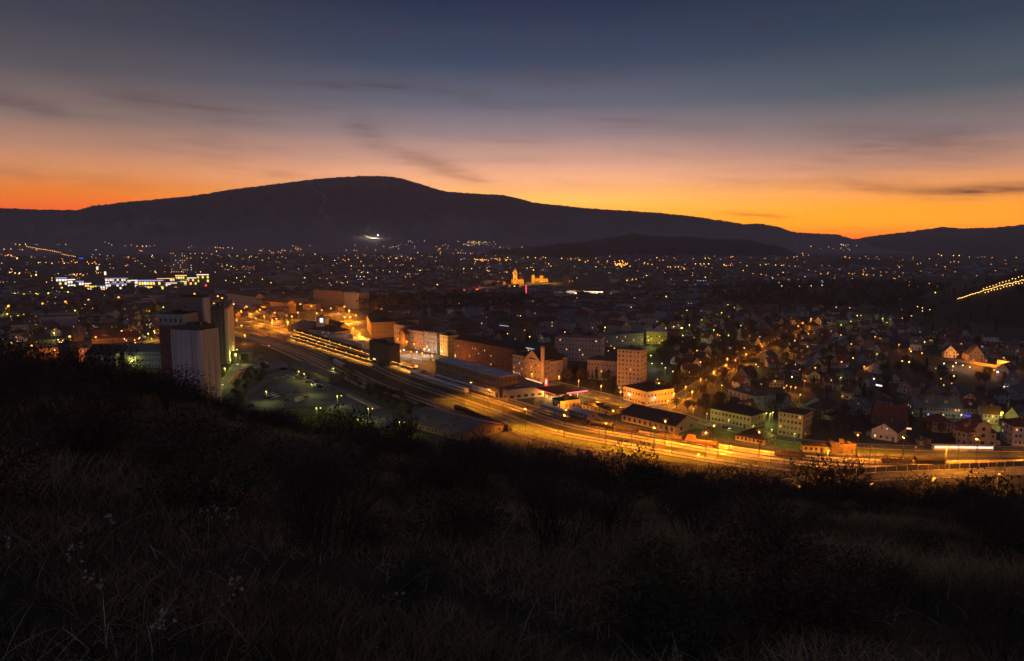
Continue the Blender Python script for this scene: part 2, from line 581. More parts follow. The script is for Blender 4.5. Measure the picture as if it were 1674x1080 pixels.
def mount_z(x, y):
    th, r_ = math.atan2(x, y), math.hypot(x, y)
    i = min(max(np.searchsorted(mT, th) - 1, 0), len(mT) - 2)
    j = min(max(np.searchsorted(mr, r_) - 1, 0), len(mr) - 2)
    u = (th - mT[i]) / (mT[i + 1] - mT[i])
    v = (r_ - mr[j]) / (mr[j + 1] - mr[j])
    return (mZ[i, j] * (1 - u) + mZ[i + 1, j] * u) * (1 - v) + (mZ[i, j + 1] * (1 - u) + mZ[i + 1, j + 1] * u) * v


def mount_hit(px, py):
    dx, dy, dz = ray(px, py)
    h = math.hypot(dx, dy)
    r_ = 5700.0
    while r_ < 9790:
        x, y, z = dx / h * r_, dy / h * r_, CAMZ + dz / h * r_
        if z <= mount_z(x, y):
            return (x, y, mount_z(x, y))
        r_ += 12
    return (x, y, mount_z(x, y))


# ski piste down the mountain
pp = [(500, 299), (512, 308), (524, 318), (534, 326), (526, 336), (524, 348), (540, 360), (556, 369), (575, 379), (592, 386)]
pts = [mount_hit(*p) for p in pp]
mb = MB()
for i in range(len(pts) - 1):
    a, b = pts[i], pts[i + 1]
    for k in range(6):
        t0, t1 = k / 6, (k + 1) / 6
        w = 14 if i < 8 else 22
        q = []
        for t, s in ((t0, -1), (t0, 1), (t1, 1), (t1, -1)):
            x = a[0] + (b[0] - a[0]) * t + s * w
            y = a[1] + (b[1] - a[1]) * t
            q.append((x, y, mount_z(x, y) + 14))
        mb.quad(*q)
tag(mb.build('ski_piste', M['piste']), kind='structure')
# floodlit run-out at the foot
M['lit_piste'] = mat('floodlit_snow', (.8, .76, .7))
mb = MB()
e = [mount_hit(*p) for p in ((590, 384), (603, 388), (622, 391), (606, 392))]
mb.poly([(x, y, z + 6) for x, y, z in e])
tag(mb.build('piste_run_out', M['lit_piste']), kind='structure')
x, y, z = mount_hit(618, 390)
t = empty('floodlight_mast', (x, y, z))
tag(t, 'bright floodlight beside the snowy run-out at the foot of the mountain', 'floodlight')
mb = MB(); mb.tube((0, 0, 0), (0, 0, 26), .5, .3); mb.build('pole', M['metal'], t)
mb = MB(); mb.ball((0, 0, 28), 8); mb.build('lamp_head', M['bulb_w'], t)
pl = bpy.data.lights.new('flood', 'POINT'); pl.energy = 1.8e5; pl.color = (1, .85, .55); pl.shadow_soft_size = 2
obj('flood_light', pl, t, (-20, -30, 30))
x, y, z = mount_hit(602, 388)
obj('flood_light', pl, t, (x - t.location.x, y - t.location.y, z - t.location.z + 60))
# summit transmitter
dx, dy, dz = ray(587, 288)
h = math.hypot(dx, dy)
x, y = dx / h * 9790, dy / h * 9790
t = empty('transmitter_mast', (x, y, mount_z(x, y)))
tag(t, 'tiny transmitter mast on the highest point of the mountain', 'mast')
mb = MB(); mb.tube((0, 0, -5), (0, 0, 26), 1.6, .8, 6, 0, True); mb.build('pole', M['darkmetal'], t)
mb = MB(); mb.box(-9, 9, -6, 6, -5, 5); mb.build('base', M['darkmetal'], t)


# ------------------------------------------------------------------ the hill we stand on
BROW = [(-900, 640), (-400, 632), (-100, 628), (0, 632), (120, 634), (270, 648), (350, 668), (480, 706), (570, 728), (650, 745), (720, 760), (800, 772), (900, 788), (1000, 802), (1150, 812), (1330, 822), (1500, 838), (1674, 858), (1900, 880), (2300, 900)]
bt, bT = [], []
for p in BROW:
    dx, dy, dz = ray(*p)
    bt.append(math.atan2(dx, dy))
    bT.append(-dz / math.hypot(dx, dy))
bt = [-math.pi, -1.6] + bt + [1.6, math.pi]
bT = [-.1, .1] + bT + [.3, -.1]
EYE = 1.9


def hill_z(x, y):
    x, y = np.asarray(x, float), np.asarray(y, float)
    d = np.hypot(x, y)
    T = np.interp(np.arctan2(x, y), bt, bT)
    b = EYE / 46.0 ** 2
    a = T - 2 * math.sqrt(EYE * b)
    z = CAMZ - EYE - a * d - b * d * d
    z += (fbm(x / 3.2, y / 3.2, 31, 3) * .5) * np.clip(d / 5, 0, 1) + fbm(x / 14, y / 14, 33, 2) * 1.6 * np.clip((d - 6) / 25, 0, 1)
    return np.where(z < -2.5, -2.5, z)


thg = np.concatenate([np.linspace(-math.pi, -.85, 40)[:-1], np.linspace(-.85, .85, 560), np.linspace(.85, math.pi, 40)[1:]])
rg = np.concatenate([[0.3], np.geomspace(1.2, 95, 190), np.linspace(95, 420, 60)[1:]])
TT, RR = np.meshgrid(thg, rg, indexing='ij')
Xw, Yw = RR * np.sin(TT), RR * np.cos(TT)
Zw = hill_z(Xw, Yw)
Zw = np.where(Yw < -60, np.maximum(Zw, 60), Zw)
V = np.stack([Xw, Yw, Zw], -1).reshape(-1, 3)
a_, b_ = Xw.shape
i, j = np.meshgrid(np.arange(a_ - 1), np.arange(b_ - 1), indexing='ij')
n = (i * b_ + j).ravel()
Fc = np.stack([n, n + 1, n + b_ + 1, n + b_], 1)
V[:, 1] = np.maximum(V[:, 1], -340)
hillo = obj('grassy_hill', nmesh('grassy_hill', V, Fc, [M['soil']]))
tag(hillo, kind='structure')
hillo.data.polygons.foreach_set('use_smooth', np.ones(len(Fc), bool))


def blades(name, n, dmin, dmax, hmin, hmax, w, m, az0=-42, az1=42, bend=.5, clump=None, pw=1.0, lean=.3, seg=2):
    th = np.radians(rng.uniform(az0, az1, n))
    d = dmin * (dmax / dmin) ** (rng.uniform(0, 1, n) ** pw)
    x, y = d * np.sin(th), d * np.cos(th)
    if clump:
        keep = (fbm(x / clump[0], y / clump[0], 77, 3) + .5) > clump[1] + rng.uniform(-.12, .12, n)
        x, y, d = x[keep], y[keep], d[keep]
        n = len(x)
    z = hill_z(x, y) - .03
    h = rng.uniform(hmin, hmax, n) * (.6 + .8 * np.clip(fbm(x / 2.5, y / 2.5, 41, 2) + .5, 0, 1))
    a = rng.uniform(0, 2 * np.pi, n)
    la = rng.uniform(0, 2 * np.pi, n)
    wd = w * rng.uniform(.6, 1.4, n) * np.clip(d / 8, 1, 99) ** .75
    wx, wy = np.cos(a) * wd / 2, np.sin(a) * wd / 2
    ln = h * rng.uniform(0, lean, n)
    bn = h * rng.uniform(0, bend, n)
    P = []
    for k in range(seg + 1):
        t = k / seg
        cx = x + np.cos(la) * (ln * t + bn * t * t)
        cy = y + np.sin(la) * (ln * t + bn * t * t)
        cz = z + h * t - bn * .45 * t ** 3
        P.append((cx, cy, cz))
    V = []
    for k in range(seg):
        s = 1 - k / seg * .55
        cx, cy, cz = P[k]
        V.append(np.stack([cx - wx * s, cy - wy * s, cz], 1))
        V.append(np.stack([cx + wx * s, cy + wy * s, cz], 1))
    V.append(np.stack(P[seg], 1))
    K = 2 * seg + 1
    V = np.stack(V, 1).reshape(-1, 3)
    base = np.arange(n) * K
    tri = []
    for k in range(seg - 1):
        q = 2 * k
        tri += [np.stack([base + q, base + q + 1, base + q + 3], 1), np.stack([base + q, base + q + 3, base + q + 2], 1)]
    q = 2 * (seg - 1)
    tri.append(np.stack([base + q, base + q + 1, base + q + 2], 1))
    return obj(name, nmesh(name, V, np.concatenate(tri), [m]))


tag(blades('dry_grass', 100000, 2.0, 16, .07, .26, .006, M['dry'], clump=(1.0, .44), pw=.8, lean=1.1, bend=.9, seg=3), kind='stuff')
tag(blades('tall_dry_grass', 240000, 9, 75, .12, .46, .008, M['dry'], seg=2, clump=(2.6, .46), pw=.75, lean=1.0, bend=.8), kind='stuff')
tag(blades('green_grass', 45000, 2.2, 22, .10, .28, .006, M['green'], clump=(3, .52), bend=.9), kind='stuff')
tag(blades('weed_leaves', 26000, 2.0, 40, .06, .2, .022, M['green'], clump=(1.1, .58), lean=1.6, bend=1.2, seg=2), kind='stuff')
tag(blades('straw_stalks', 6500, 2.0, 26, .07, .34, .0036, M['straw'], bend=1.5, lean=1.3, seg=5, clump=(1.3, .55)), kind='stuff')
tag(blades('weed_stems', 900, 20, 62, .5, 1.1, .007, M['dry'], bend=.6, lean=.7, seg=2, clump=(6, .55)), kind='stuff')


# ------------------------------------------------------------------ plants
def grow(mbT, mbC, p, d, L, r, lvl, rs, spread=.55, twigs=5, k=4):
    p = np.array(p, float)
    q = p + d * L
    (mbT if lvl > 1 else mbC).tube(p, q, r, r * .62, k if lvl > 1 else 3)
    if lvl == 0:
        return
    nb = rs.choice([2, 3, 3]) if lvl > 1 else twigs
    for i in range(nb):
        nd = d + np.array([rs.gauss(0, spread), rs.gauss(0, spread), rs.gauss(.12, spread * .6)])
        nd /= np.linalg.norm(nd)
        st = p + (q - p) * (rs.uniform(.55, 1) if lvl > 1 else rs.uniform(.2, 1))
        grow(mbT, mbC, st, nd, L * rs.uniform(.6, .85), r * .55, lvl - 1, rs, spread, twigs, k)


def slivers(mb, cx, cz, rx, rz, n, rs, L=.9, w=.06, m=0, up=.5):
    for _ in range(n):
        while True:
            a, b, c_ = rs.uniform(-1, 1), rs.uniform(-1, 1), rs.uniform(-1, 1)
            q = a * a + b * b + c_ * c_
            if .12 < q < 1:
                break
        s = 1 + .18 * math.sin(5 * math.atan2(b, a) + 2 * c_)
        p = np.array([a * rx * s, b * rx * s, cz + c_ * rz * s])
        d = np.array([a + rs.gauss(0, .6), b + rs.gauss(0, .6), c_ * .4 + up + rs.gauss(0, .4)])
        d /= np.linalg.norm(d)
        l = L * rs.uniform(.5, 1.3)
        o_ = np.array([rs.gauss(0, 1), rs.gauss(0, 1), rs.gauss(0, .5)]) * w
        mb.poly([tuple(p - o_), tuple(p + o_), tuple(p + d * l)], m)


def make_bare_tree(seed, H=9.0, R0=3.0, n=650, L=1.0, w=.035, lean=0.0):
    rs = random.Random(seed)
    t, c_ = MB(), MB()
    t.tube((0, 0, -.6), (lean, 0, H * .34), .24, .17, 5)
    for i in range(5):
        a = i * 1.257 + rs.uniform(-.4, .4)
        d = np.array([math.cos(a) * .55, math.sin(a) * .55, 1.0])
        d /= np.linalg.norm(d)
        grow(t, c_, (lean, 0, H * rs.uniform(.24, .34)), d, H * .26, .11, 3, rs, .45, 3)
    slivers(c_, 0, H * .66, R0, H * .36, n, rs, L, w)
    return t.mesh('trunk', [M['bark']]), c_.mesh('crown', [M['twig']])


def make_conifer(seed, H=11.0, R0=2.2, n=700):
    rs = random.Random(seed)
    t, c_ = MB(), MB()
    t.tube((0, 0, -.5), (0, 0, H * .95), .22, .04, 5)
    for i in range(n):
        f = rs.random() ** .8
        z = H * (.06 + .94 * f)
        rr = R0 * (1 - f) ** .85 * (1 + .22 * math.sin(f * 40 + seed))
        a = rs.uniform(0, 6.283)
        r1 = rr * rs.uniform(.25, 1)
        p = np.array([math.cos(a) * r1, math.sin(a) * r1, z])
        o_ = np.array([-math.sin(a), math.cos(a), rs.uniform(-.4, .4)]) * rs.uniform(.18, .34)
        q = p + np.array([math.cos(a) * .6, math.sin(a) * .6, -.35]) * rs.uniform(.6, 1.2)
        c_.poly([tuple(p - o_), tuple(p + o_), tuple(q)])
    return t.mesh('trunk', [M['bark']]), c_.mesh('crown', [M['needle']])


def make_shrub(seed, H=2.2, R0=1.5, leaf='redleaf', n=1500, big=False):
    rs = random.Random(seed)
    t, c_ = MB(), MB()
    for i in range(9):
        a = rs.uniform(0, 6.283)
        d = np.array([math.cos(a) * rs.uniform(.1, .8), math.sin(a) * rs.uniform(.1, .8), 1.0])
        d /= np.linalg.norm(d)
        grow(t, t, (rs.uniform(-.4, .4), rs.uniform(-.4, .4), -.15), d, H * .42, .028, 3, rs, .4, 4, 3)
    slivers(c_, 0, H * .55, R0, H * .5, n, rs, .16, .03, 0, .25)
    return t.mesh('stem', [M['twig']]), c_.mesh('foliage', [M[leaf]])


def make_bare_shrub(seed, H=3.2):
    rs = random.Random(seed)
    t, c_ = MB(), MB()
    for i in range(13):
        a = rs.uniform(0, 6.283)
        s = rs.uniform(.05, .55)
        d = np.array([math.cos(a) * s, math.sin(a) * s, 1.0])
        d /= np.linalg.norm(d)
        grow(t, c_, (rs.uniform(-.5, .5), rs.uniform(-.5, .5), -.2), d, H * .45, .035, 3, rs, .32, 3, 3)
    slivers(c_, 0, H * .6, H * .38, H * .42, 700, rs, .35, .012, 0, .7)
    return t.mesh('stem', [M['bark']]), c_.mesh('crown', [M['twig']])


TREES = [make_bare_tree(1), make_bare_tree(2, 11, 3.6, 800), make_bare_tree(3, 8, 3.2, 600), make_bare_tree(4, 13, 3.8, 900, 1.2)]
CONES = [make_conifer(5), make_conifer(6, 14, 2.8, 900), make_conifer(8, 9, 1.9, 560)]
TOWNTREES = [make_bare_tree(31, 9, 3.2, 1000, .9, .10), make_bare_tree(32, 11, 3.8, 1200, 1.0, .11), make_bare_tree(33, 8, 3.4, 900, .9, .10), make_bare_tree(34, 12, 4.0, 1300, 1.1, .11)]
SLOPETREES = [make_bare_tree(41, 9, 3.0, 1500, .8, .045), make_bare_tree(42, 11, 3.6, 1800, .8, .045), make_bare_tree(43, 8, 3.2, 1400, .7, .04), make_bare_tree(44, 13, 3.8, 2000, .9, .05)]
SHRUBS = [make_shrub(11), make_shrub(12, 1.8, 1.7), make_shrub(13, 2.6, 1.6, 'redleaf', 1900), make_shrub(14, 2.0, 1.5, 'green', 1500)]
BARES = [make_bare_shrub(21), make_bare_shrub(22, 4.0), make_bare_shrub(23, 2.6)]


def plant(name, pair, names, loc, s, rz, label, cat, group):
    t = empty(name, loc, rz)
    t.scale = (s, s, s * rnd.uniform(.9, 1.15))
    tag(t, label, cat, group)
    obj(names[0], pair[0], t)
    obj(names[1], pair[1], t)
    return t


def on_hill(px_az, d):
    """point on the hill at azimuth given by image column and distance d"""
    dx, dy, dz = ray(px_az, 650)
    h = math.hypot(dx, dy)
    x, y = dx / h * d, dy / h * d
    return (x, y, float(hill_z(x, y)) - .1)


items = []
# brow shrubs on the silo side, thick and leafy
for k in range(46):
    pxk = -30 + k * 11.5 + rnd.uniform(-5, 5)
    items.append(('shrub', rnd.choice(SHRUBS[:3]), ('stem', 'foliage'), pxk, rnd.uniform(36, 58), rnd.uniform(.75, 1.15) * (.95 if pxk < 110 else .78 if pxk < 300 else .62)))
for k in range(12):
    pxk = -20 + k * 16
    items.append(('bare_shrub', rnd.choice(BARES), ('stem', 'crown'), pxk, rnd.uniform(42, 56), rnd.uniform(.45, .7)))
# thicket along the brow towards the yard
for k in range(66):
    pxk = 500 + k * 18.2 + rnd.uniform(-7, 7)
    s = rnd.uniform(.6, 1.05) if pxk < 1000 else rnd.uniform(.45, .85)
    items.append(('bare_shrub', rnd.choice(BARES), ('stem', 'crown'), pxk, rnd.uniform(48, 78), s))
for k in range(26):
    pxk = 560 + k * 43 + rnd.uniform(-16, 16)
    items.append(('shrub', rnd.choice(SHRUBS), ('stem', 'foliage'), pxk, rnd.uniform(22, 52), rnd.uniform(.5, .95)))
for k in range(150):
    pxk = -40 + k * 11.8 + rnd.uniform(-16, 16)
    items.append(('low_bush', rnd.choice(SHRUBS + BARES), ('stem', 'foliage'), pxk, rnd.uniform(6, 44), rnd.uniform(.22, .5)))
items.sort(key=lambda q: q[3])
cnt = {}
for (nm, pair, names, pxk, d, s) in items:
    zone = 'above the silos' if pxk < 420 else 'above the parking ground' if pxk < 720 else 'above the freight yard' if pxk < 1200 else 'above the lit main road'
    key = (nm, zone)
    cnt[key] = cnt.get(key, 0) + 1
    desc = {'shrub': 'leafy dark shrub', 'bare_shrub': 'bare twiggy shrub', 'low_bush': 'low dark bush'}[nm]
    if nm == 'low_bush':
        zone = 'slope ' + zone
    plant(nm, pair, names, on_hill(pxk, d), s, rnd.uniform(0, 6.28), f'{desc} on the {zone if nm == "low_bush" else "brow " + zone}, {ordn(cnt[key])} from the silos', 'shrub', f'{nm.replace("_", " ")}s of the hill, {zone}')
# trees further down the slope, crowns rising over the brow
items = []
for k in range(56):
    pxk = 590 + k * 19.5 + rnd.uniform(-10, 10)
    d = rnd.uniform(105, 200)
    con = (pxk > 955 and pxk < 1035) or rnd.random() < .14
    items.append((pxk, d, con))
n1_, n2_ = 0, 0
for pxk, d, con in items:
    x, y, z = on_hill(pxk, d)
    # keep crowns near the brow line: choose height by the sight line
    T = np.interp(math.atan2(x, y), bt, bT)
    zs = CAMZ - T * d
    over = {True: 3.0, False: 5.0}[con] * rnd.uniform(.4, 1.3)
    if 1080 < pxk < 1200:
        over *= 1.3
    if pxk > 1420:
        over *= .55
    hh = max(4.0, zs + over - z)
    base = rnd.choice([0, 1, 3]) if not con else rnd.choice([0, 1])
    H0 = {True: [11, 14, 9], False: [9, 11, 8, 13]}[con][base]
    s = min(hh / H0, 2.2)
    if con:
        n1_ += 1
        plant('conifer_tree', CONES[base], ('trunk', 'crown'), (x, y, z), s, rnd.uniform(0, 6), f'dark conifer on the slope below the brow, {ordn(n1_)} from the silos', 'tree', 'conifers on the slope below the brow')
    else:
        n2_ += 1
        plant('bare_tree', SLOPETREES[base], ('trunk', 'crown'), (x, y, z), s, rnd.uniform(0, 6), f'bare leafless tree on the slope below the brow, {ordn(n2_)} from the silos', 'tree', 'bare trees on the slope below the brow')

# tufts of white seed heads in the grass
SEED = [(16, 930), (128, 948), (157, 990), (185, 886), (330, 862), (358, 866), (384, 870), (372, 880), (392, 996), (382, 1016), (500, 866), (548, 780), (655, 1010), (585, 788), (920, 872), (1010, 790), (1380, 838), (270, 1062), (255, 1065)]


def hill_hit(px, py):
    dx, dy, dz = ray(px, py)
    r_ = 1.5
    while r_ < 90:
        if CAMZ + dz * r_ <= float(hill_z(dx * r_, dy * r_)):
            break
        r_ += .05
    return dx * r_, dy * r_, float(hill_z(dx * r_, dy * r_))


rs = random.Random(3)
for i, (px, py) in enumerate(SEED):
    x, y, z = hill_hit(px, py)
    t = empty('seed_head_plant', (x, y, z))
    tag(t, f'white fluffy seed heads on thin stems, tuft number {ordn(i + 1)} on the grassy slope', 'wild plant', 'white seed heads in the grass')
    d = math.hypot(x, y)
    s = .028 * max(1, (d / 7) ** .6)
    st, fl = MB(), MB()
    for k in range(rs.randrange(5, 12)):
        a = rs.uniform(0, 6.28)
        rr = rs.uniform(0, 3.0) * s
        top = (math.cos(a) * rr, math.sin(a) * rr * .6, rs.uniform(.10, .24) + s)
        st.tube((math.cos(a) * rr * .6, 0, -.03), top, .0015, .001, 3)
        sz = s * rs.uniform(.5, 1.1)
        for q in range(40):
            o_ = np.array([rs.gauss(0, 1), rs.gauss(0, 1), rs.gauss(0, 1)])
            o_ /= np.linalg.norm(o_)
            e_ = np.cross(o_, (rs.gauss(0, 1), rs.gauss(0, 1), rs.gauss(0, 1))) * sz * .045
            p = np.array(top) + o_ * sz * .1
            fl.poly([tuple(p - e_), tuple(p + e_), tuple(p + o_ * sz * rs.uniform(.3, .8))])
    st.build('stem', M['dry'], t)
    tag(fl.build('seed_head', M['fluff'], t), kind='stuff')
# ================================================================== THE TOWN
def Gp(pts, z=0.0):
    return [G(x, y, z) for x, y in pts]


def road(name, pxpts, width, z, m, kerb=False, line=False, label=None):
    P = smoothpath(Gp(pxpts))
    V, Fc = strip(P, width, z)
    o = obj(name, nmesh(name, V, Fc, [m]))
    tag(o, kind='structure')
    if kerb:
        for s in (-1, 1):
            V, Fc = strip(P, .3, z + .12, s * (width / 2 + .15))
            n = len(V)
            h = n // 2
            # kerb with side faces
            W2 = V.copy(); W2[:, 2] = 0
            VV = np.concatenate([V, W2])
            i = np.arange(h - 1)
            Fs = np.concatenate([Fc, np.stack([i, i + 1, i + 1 + n, i + n], 1), np.stack([i + h, i + h + n, i + h + 1 + n, i + h + 1], 1)])
            tag(obj('kerb', nmesh('kerb', VV, Fs, [M['kerb']])), kind='structure')
    if line:
        Vs, Fs, b = [], [], 0
        for k in range(0, len(P) - 2, 2):
            V, Fc = strip(P[k:k + 2], .16, z + .006)
            Vs.append(V); Fs.append(Fc + b); b += len(V)
        if Vs:
            tag(obj('road_markings', nmesh('road_markings', np.concatenate(Vs), np.concatenate(Fs), [M['paint']])), kind='structure')
    return P


def polysheet(name, pxpts, z, m):
    mb = MB()
    mb.poly([(x, y, z) for x, y in Gp(pxpts)])
    tag(mb.build(name, m), kind='structure')


# ---- rail yard band
UPX = [(398, 524), (430, 528), (483, 540), (560, 557), (640, 583), (712, 612), (790, 636), (870, 660), (960, 688), (1060, 705), (1160, 722), (1260, 737), (1330, 744), (1400, 748), (1500, 751), (1600, 751), (1674, 750), (1850, 748), (2100, 745)]
LPX = [(406, 556), (440, 570), (500, 596), (560, 622), (625, 645), (700, 668), (760, 684), (835, 706), (930, 734), (1040, 753), (1140, 765), (1250, 773), (1328, 774), (1400, 768), (1500, 764), (1600, 761), (1674, 758), (1850, 755), (2100, 752)]
U = smoothpath(Gp(UPX), 12)
_s = np.concatenate([[0], np.cumsum(np.linalg.norm(np.diff(U, axis=0), axis=1))])
_q = np.linspace(0, _s[-1], 150)
U = np.stack([np.interp(_q, _s, U[:, 0]), np.interp(_q, _s, U[:, 1])], 1)
Ld = smoothpath(Gp(LPX), 12)
L = []
T_ = np.gradient(U, axis=0)
T_ /= np.linalg.norm(T_, axis=1)[:, None]
Nn = np.stack([T_[:, 1], -T_[:, 0]], 1)   # towards the camera side
if np.dot(Nn[60], -U[60]) < 0:
    Nn = -Nn
wid = []
for k in range(len(U)):
    dd = Ld - U[k]
    s = dd @ T_[k]
    q = np.argmin(np.abs(s) + (dd @ Nn[k] < 0) * 1e3)
    wid.append(max(6.0, dd[q] @ Nn[k]))
wid = np.convolve(np.pad(wid, 4, 'edge'), np.ones(9) / 9, 'valid')


def yard(k0, off):
    return U[k0] + Nn[k0] * off


V = np.concatenate([np.c_[U - Nn * 2, np.full(len(U), .03)], np.c_[U + Nn * (wid[:, None] + 1), np.full(len(U), .03)]])
i = np.arange(len(U) - 1); h = len(U)
tag(obj('rail_yard_ground', nmesh('rail_yard_ground', V, np.stack([i + h, i + h + 1, i + 1, i], 1), [M['ballast']])), kind='structure')

trk = 0
tracks = {}
for kk in range(24):
    if kk in (4, 7, 8):
        continue
    off = 3.0 + kk * 5.0
    segs, cur = [], []
    for k in range(len(U)):
        if off < wid[k] - 1.5:
            cur.append(yard(k, off + .35 * math.sin(k * .09 + kk)))
        else:
            if len(cur) > 5:
                segs.append(cur)
            cur = []
    if len(cur) > 5:
        segs.append(cur)
    for cur in segs:
        P = smoothpath(cur, 7)
        tracks.setdefault(kk, []).append(P)
        t = empty('railway_track', (0, 0, 0))
        tag(t, kind='structure')
        V, Fc = strip(P, 3.1, .16)
        n = len(V); hh = n // 2
        lo = np.concatenate([strip(P, 4.0, .04)[0]])
        VV = np.concatenate([V, lo]); ii = np.arange(hh - 1)
        Fb = np.concatenate([Fc, np.stack([ii + n, ii, ii + 1, ii + 1 + n], 1), np.stack([ii + hh, ii + hh + n, ii + hh + n + 1, ii + hh + 1], 1)])
        obj('track_bed', nmesh('track_bed', VV, Fb, [M[['bed', 'bed_dark', 'bed', 'bed_weedy', 'bed_dark', 'bed_weedy', 'bed_dark', 'bed', 'bed_weedy', 'bed_dark', 'bed_dark', 'bed'][kk % 12]]]), t)
        for s in (-.72, .72):
            V1, F1 = strip(P, .11, .36, s)
            V2 = V1.copy(); V2[:, 2] = .2
            VV = np.concatenate([V1, V2]); n1 = len(V1); h1 = n1 // 2; ii = np.arange(h1 - 1)
            Fr = np.concatenate([F1, np.stack([ii + n1, ii, ii + 1, ii + 1 + n1], 1), np.stack([ii + h1, ii + h1 + n1, ii + h1 + n1 + 1, ii + h1 + 1], 1)])
            obj('rail', nmesh('rail', VV, Fr, [M['rail']]), t)
        # sleepers as one part
        T2 = np.gradient(P, axis=0)
        seg = np.linalg.norm(np.diff(P, axis=0), axis=1); cum = np.concatenate([[0], np.cumsum(seg)])
        S = np.arange(.5, cum[-1], 1.3)
        cx, cy = np.interp(S, cum, P[:, 0]), np.interp(S, cum, P[:, 1])
        tx, ty = np.interp(S, cum, T2[:, 0]), np.interp(S, cum, T2[:, 1])
        ll = np.hypot(tx, ty); tx, ty = tx / ll, ty / ll
        cs = []
        for z in (.22,):
            for (a, b) in ((-.14, -1.25), (.14, -1.25), (.14, 1.25), (-.14, 1.25)):
                cs.append(np.stack([cx + tx * a - ty * b, cy + ty * a + tx * b, np.full(len(S), z)], 1))
        for (a, b) in ((-.14, -1.25), (.14, -1.25), (.14, 1.25), (-.14, 1.25)):
            cs.append(np.stack([cx + tx * a - ty * b, cy + ty * a + tx * b, np.full(len(S), .15)], 1))
        V = np.stack(cs, 1).reshape(-1, 3)
        b0 = np.arange(len(S)) * 8
        Fz = np.concatenate([np.stack([b0 + q for q in f], 1) for f in ((0, 1, 2, 3), (4, 5, 1, 0), (5, 6, 2, 1), (6, 7, 3, 2), (7, 4, 0, 3))])
        tag(obj('sleepers', nmesh('sleepers', V, Fz, [M['sleeper']]), t), kind='stuff')
        trk += 1


# grass between the lines in the lower yard and along the far right
def yardstrip(name, k0, k1, o0, o1, m, z=.045):
    ks = range(k0, k1)
    A = np.array([yard(k, o0 if not callable(o0) else o0(k)) for k in ks]); B = np.array([yard(k, o1 if not callable(o1) else o1(k)) for k in ks])
    n = len(A)
    V = np.concatenate([np.c_[A, np.full(n, z)], np.c_[B, np.full(n, z)]]); i = np.arange(n - 1)
    tag(obj(name, nmesh(name, V, np.stack([i + n, i + n + 1, i + 1, i], 1), [m])), kind='structure')


def kof(px, py):
    g = np.array(G(px, py))
    return int(np.argmin(np.linalg.norm(U - g, axis=1)))


k1, k2 = kof(800, 640), kof(1240, 735)
yardstrip('grass_verge', k1, k2, lambda k: wid[k] * .52, lambda k: wid[k] * .9, M['grass'])
polysheet('grass_verge', [(1260, 716), (1400, 731), (1520, 737), (1674, 738), (2000, 736), (2000, 744), (1674, 746), (1500, 746), (1400, 743), (1330, 740), (1270, 733)], .02, M['grass'])
polysheet('grass_verge', [(1090, 692), (1140, 696), (1200, 706), (1250, 716), (1262, 733), (1160, 718), (1100, 708)], .02, M['grass'])
polysheet('lit_grass_slope', [(455, 668), (540, 668), (640, 690), (700, 712), (680, 730), (580, 712), (480, 700)], .02, M['grass'])
polysheet('grass_verge', [(560, 635), (620, 648), (700, 672), (760, 690), (690, 700), (620, 680), (575, 655)], .02, M['grass'])
polysheet('parking_ground', [(392, 668), (404, 640), (440, 612), (462, 600), (474, 604), (520, 618), (560, 636), (606, 656), (660, 688), (640, 700), (560, 676), (500, 662), (440, 668), (400, 690)], .024, M['lotasphalt'])
polysheet('parking_ground', [(404, 592), (424, 578), (446, 584), (470, 594), (474, 604), (440, 606), (410, 602)], .024, M['lotasphalt'])

S0 = road('avenue', [(520, 504), (556, 512), (600, 549), (645, 573), (700, 586), (735, 593), (800, 604), (858, 617), (900, 627), (953, 640), (1012, 655), (1060, 666), (1090, 672)], 17, .03, M['asphalt'], True, True)
S1 = road('street', [(1085, 671), (1130, 684), (1200, 702), (1256, 713), (1320, 722), (1400, 728), (1520, 733), (1674, 734), (1900, 733)], 8, .034, M['asphalt'], True, True)
S2 = road('tree_lined_avenue', [(1080, 668), (1112, 650), (1140, 632), (1180, 607), (1220, 583), (1260, 561), (1300, 538), (1335, 520), (1380, 500)], 11, .038, M['asphalt'], True, True)
S3 = road('station_square_street', [(596, 552), (586, 538), (577, 524), (572, 512), (560, 503), (540, 498)], 16, .042, M['asphalt'])
polysheet('station_square', [(541, 506), (560, 500), (586, 504), (598, 520), (604, 552), (592, 556), (574, 548), (554, 530)], .025, M['asphalt'])
S4 = road('upper_road', [(380, 488), (425, 494), (470, 506), (510, 513), (541, 506)], 13, .034, M['asphalt'])
S5 = road('road_under_the_tracks', [(330, 668), (347, 651), (366, 634), (381, 615), (393, 597), (400, 583), (402, 570)], 12, .03, M['asphalt'], True, True)
S6 = road('main_road', [(1180, 806), (1250, 797), (1328, 785), (1400, 780), (1500, 776), (1600, 772), (1674, 769), (1850, 765), (2100, 760)], 10, .03, M['asphalt'], True, True)
S7 = road('street', [(0, 536), (60, 533), (120, 528), (200, 520), (262, 512), (310, 500)], 10, .03, M['asphalt'])
S8 = road('street', [(1530, 585), (1570, 590), (1612, 596), (1660, 606), (1720, 618)], 7, .03, M['asphalt'])
S9 = road('yard_access_road', [(940, 672), (1000, 688), (1060, 702), (1130, 706), (1200, 722), (1300, 735), (1400, 742), (1674, 745)], 5, .028, M['asphalt'])

# ------------------------------------------------------------------ buildings
def project(x, y, z):
    c, s = math.cos(PITCH), math.sin(PITCH)
    zz = z - CAMZ
    f = y * c - zz * s
    u = y * s + zz * c
    return CX + F * x / f, CY - F * u / f


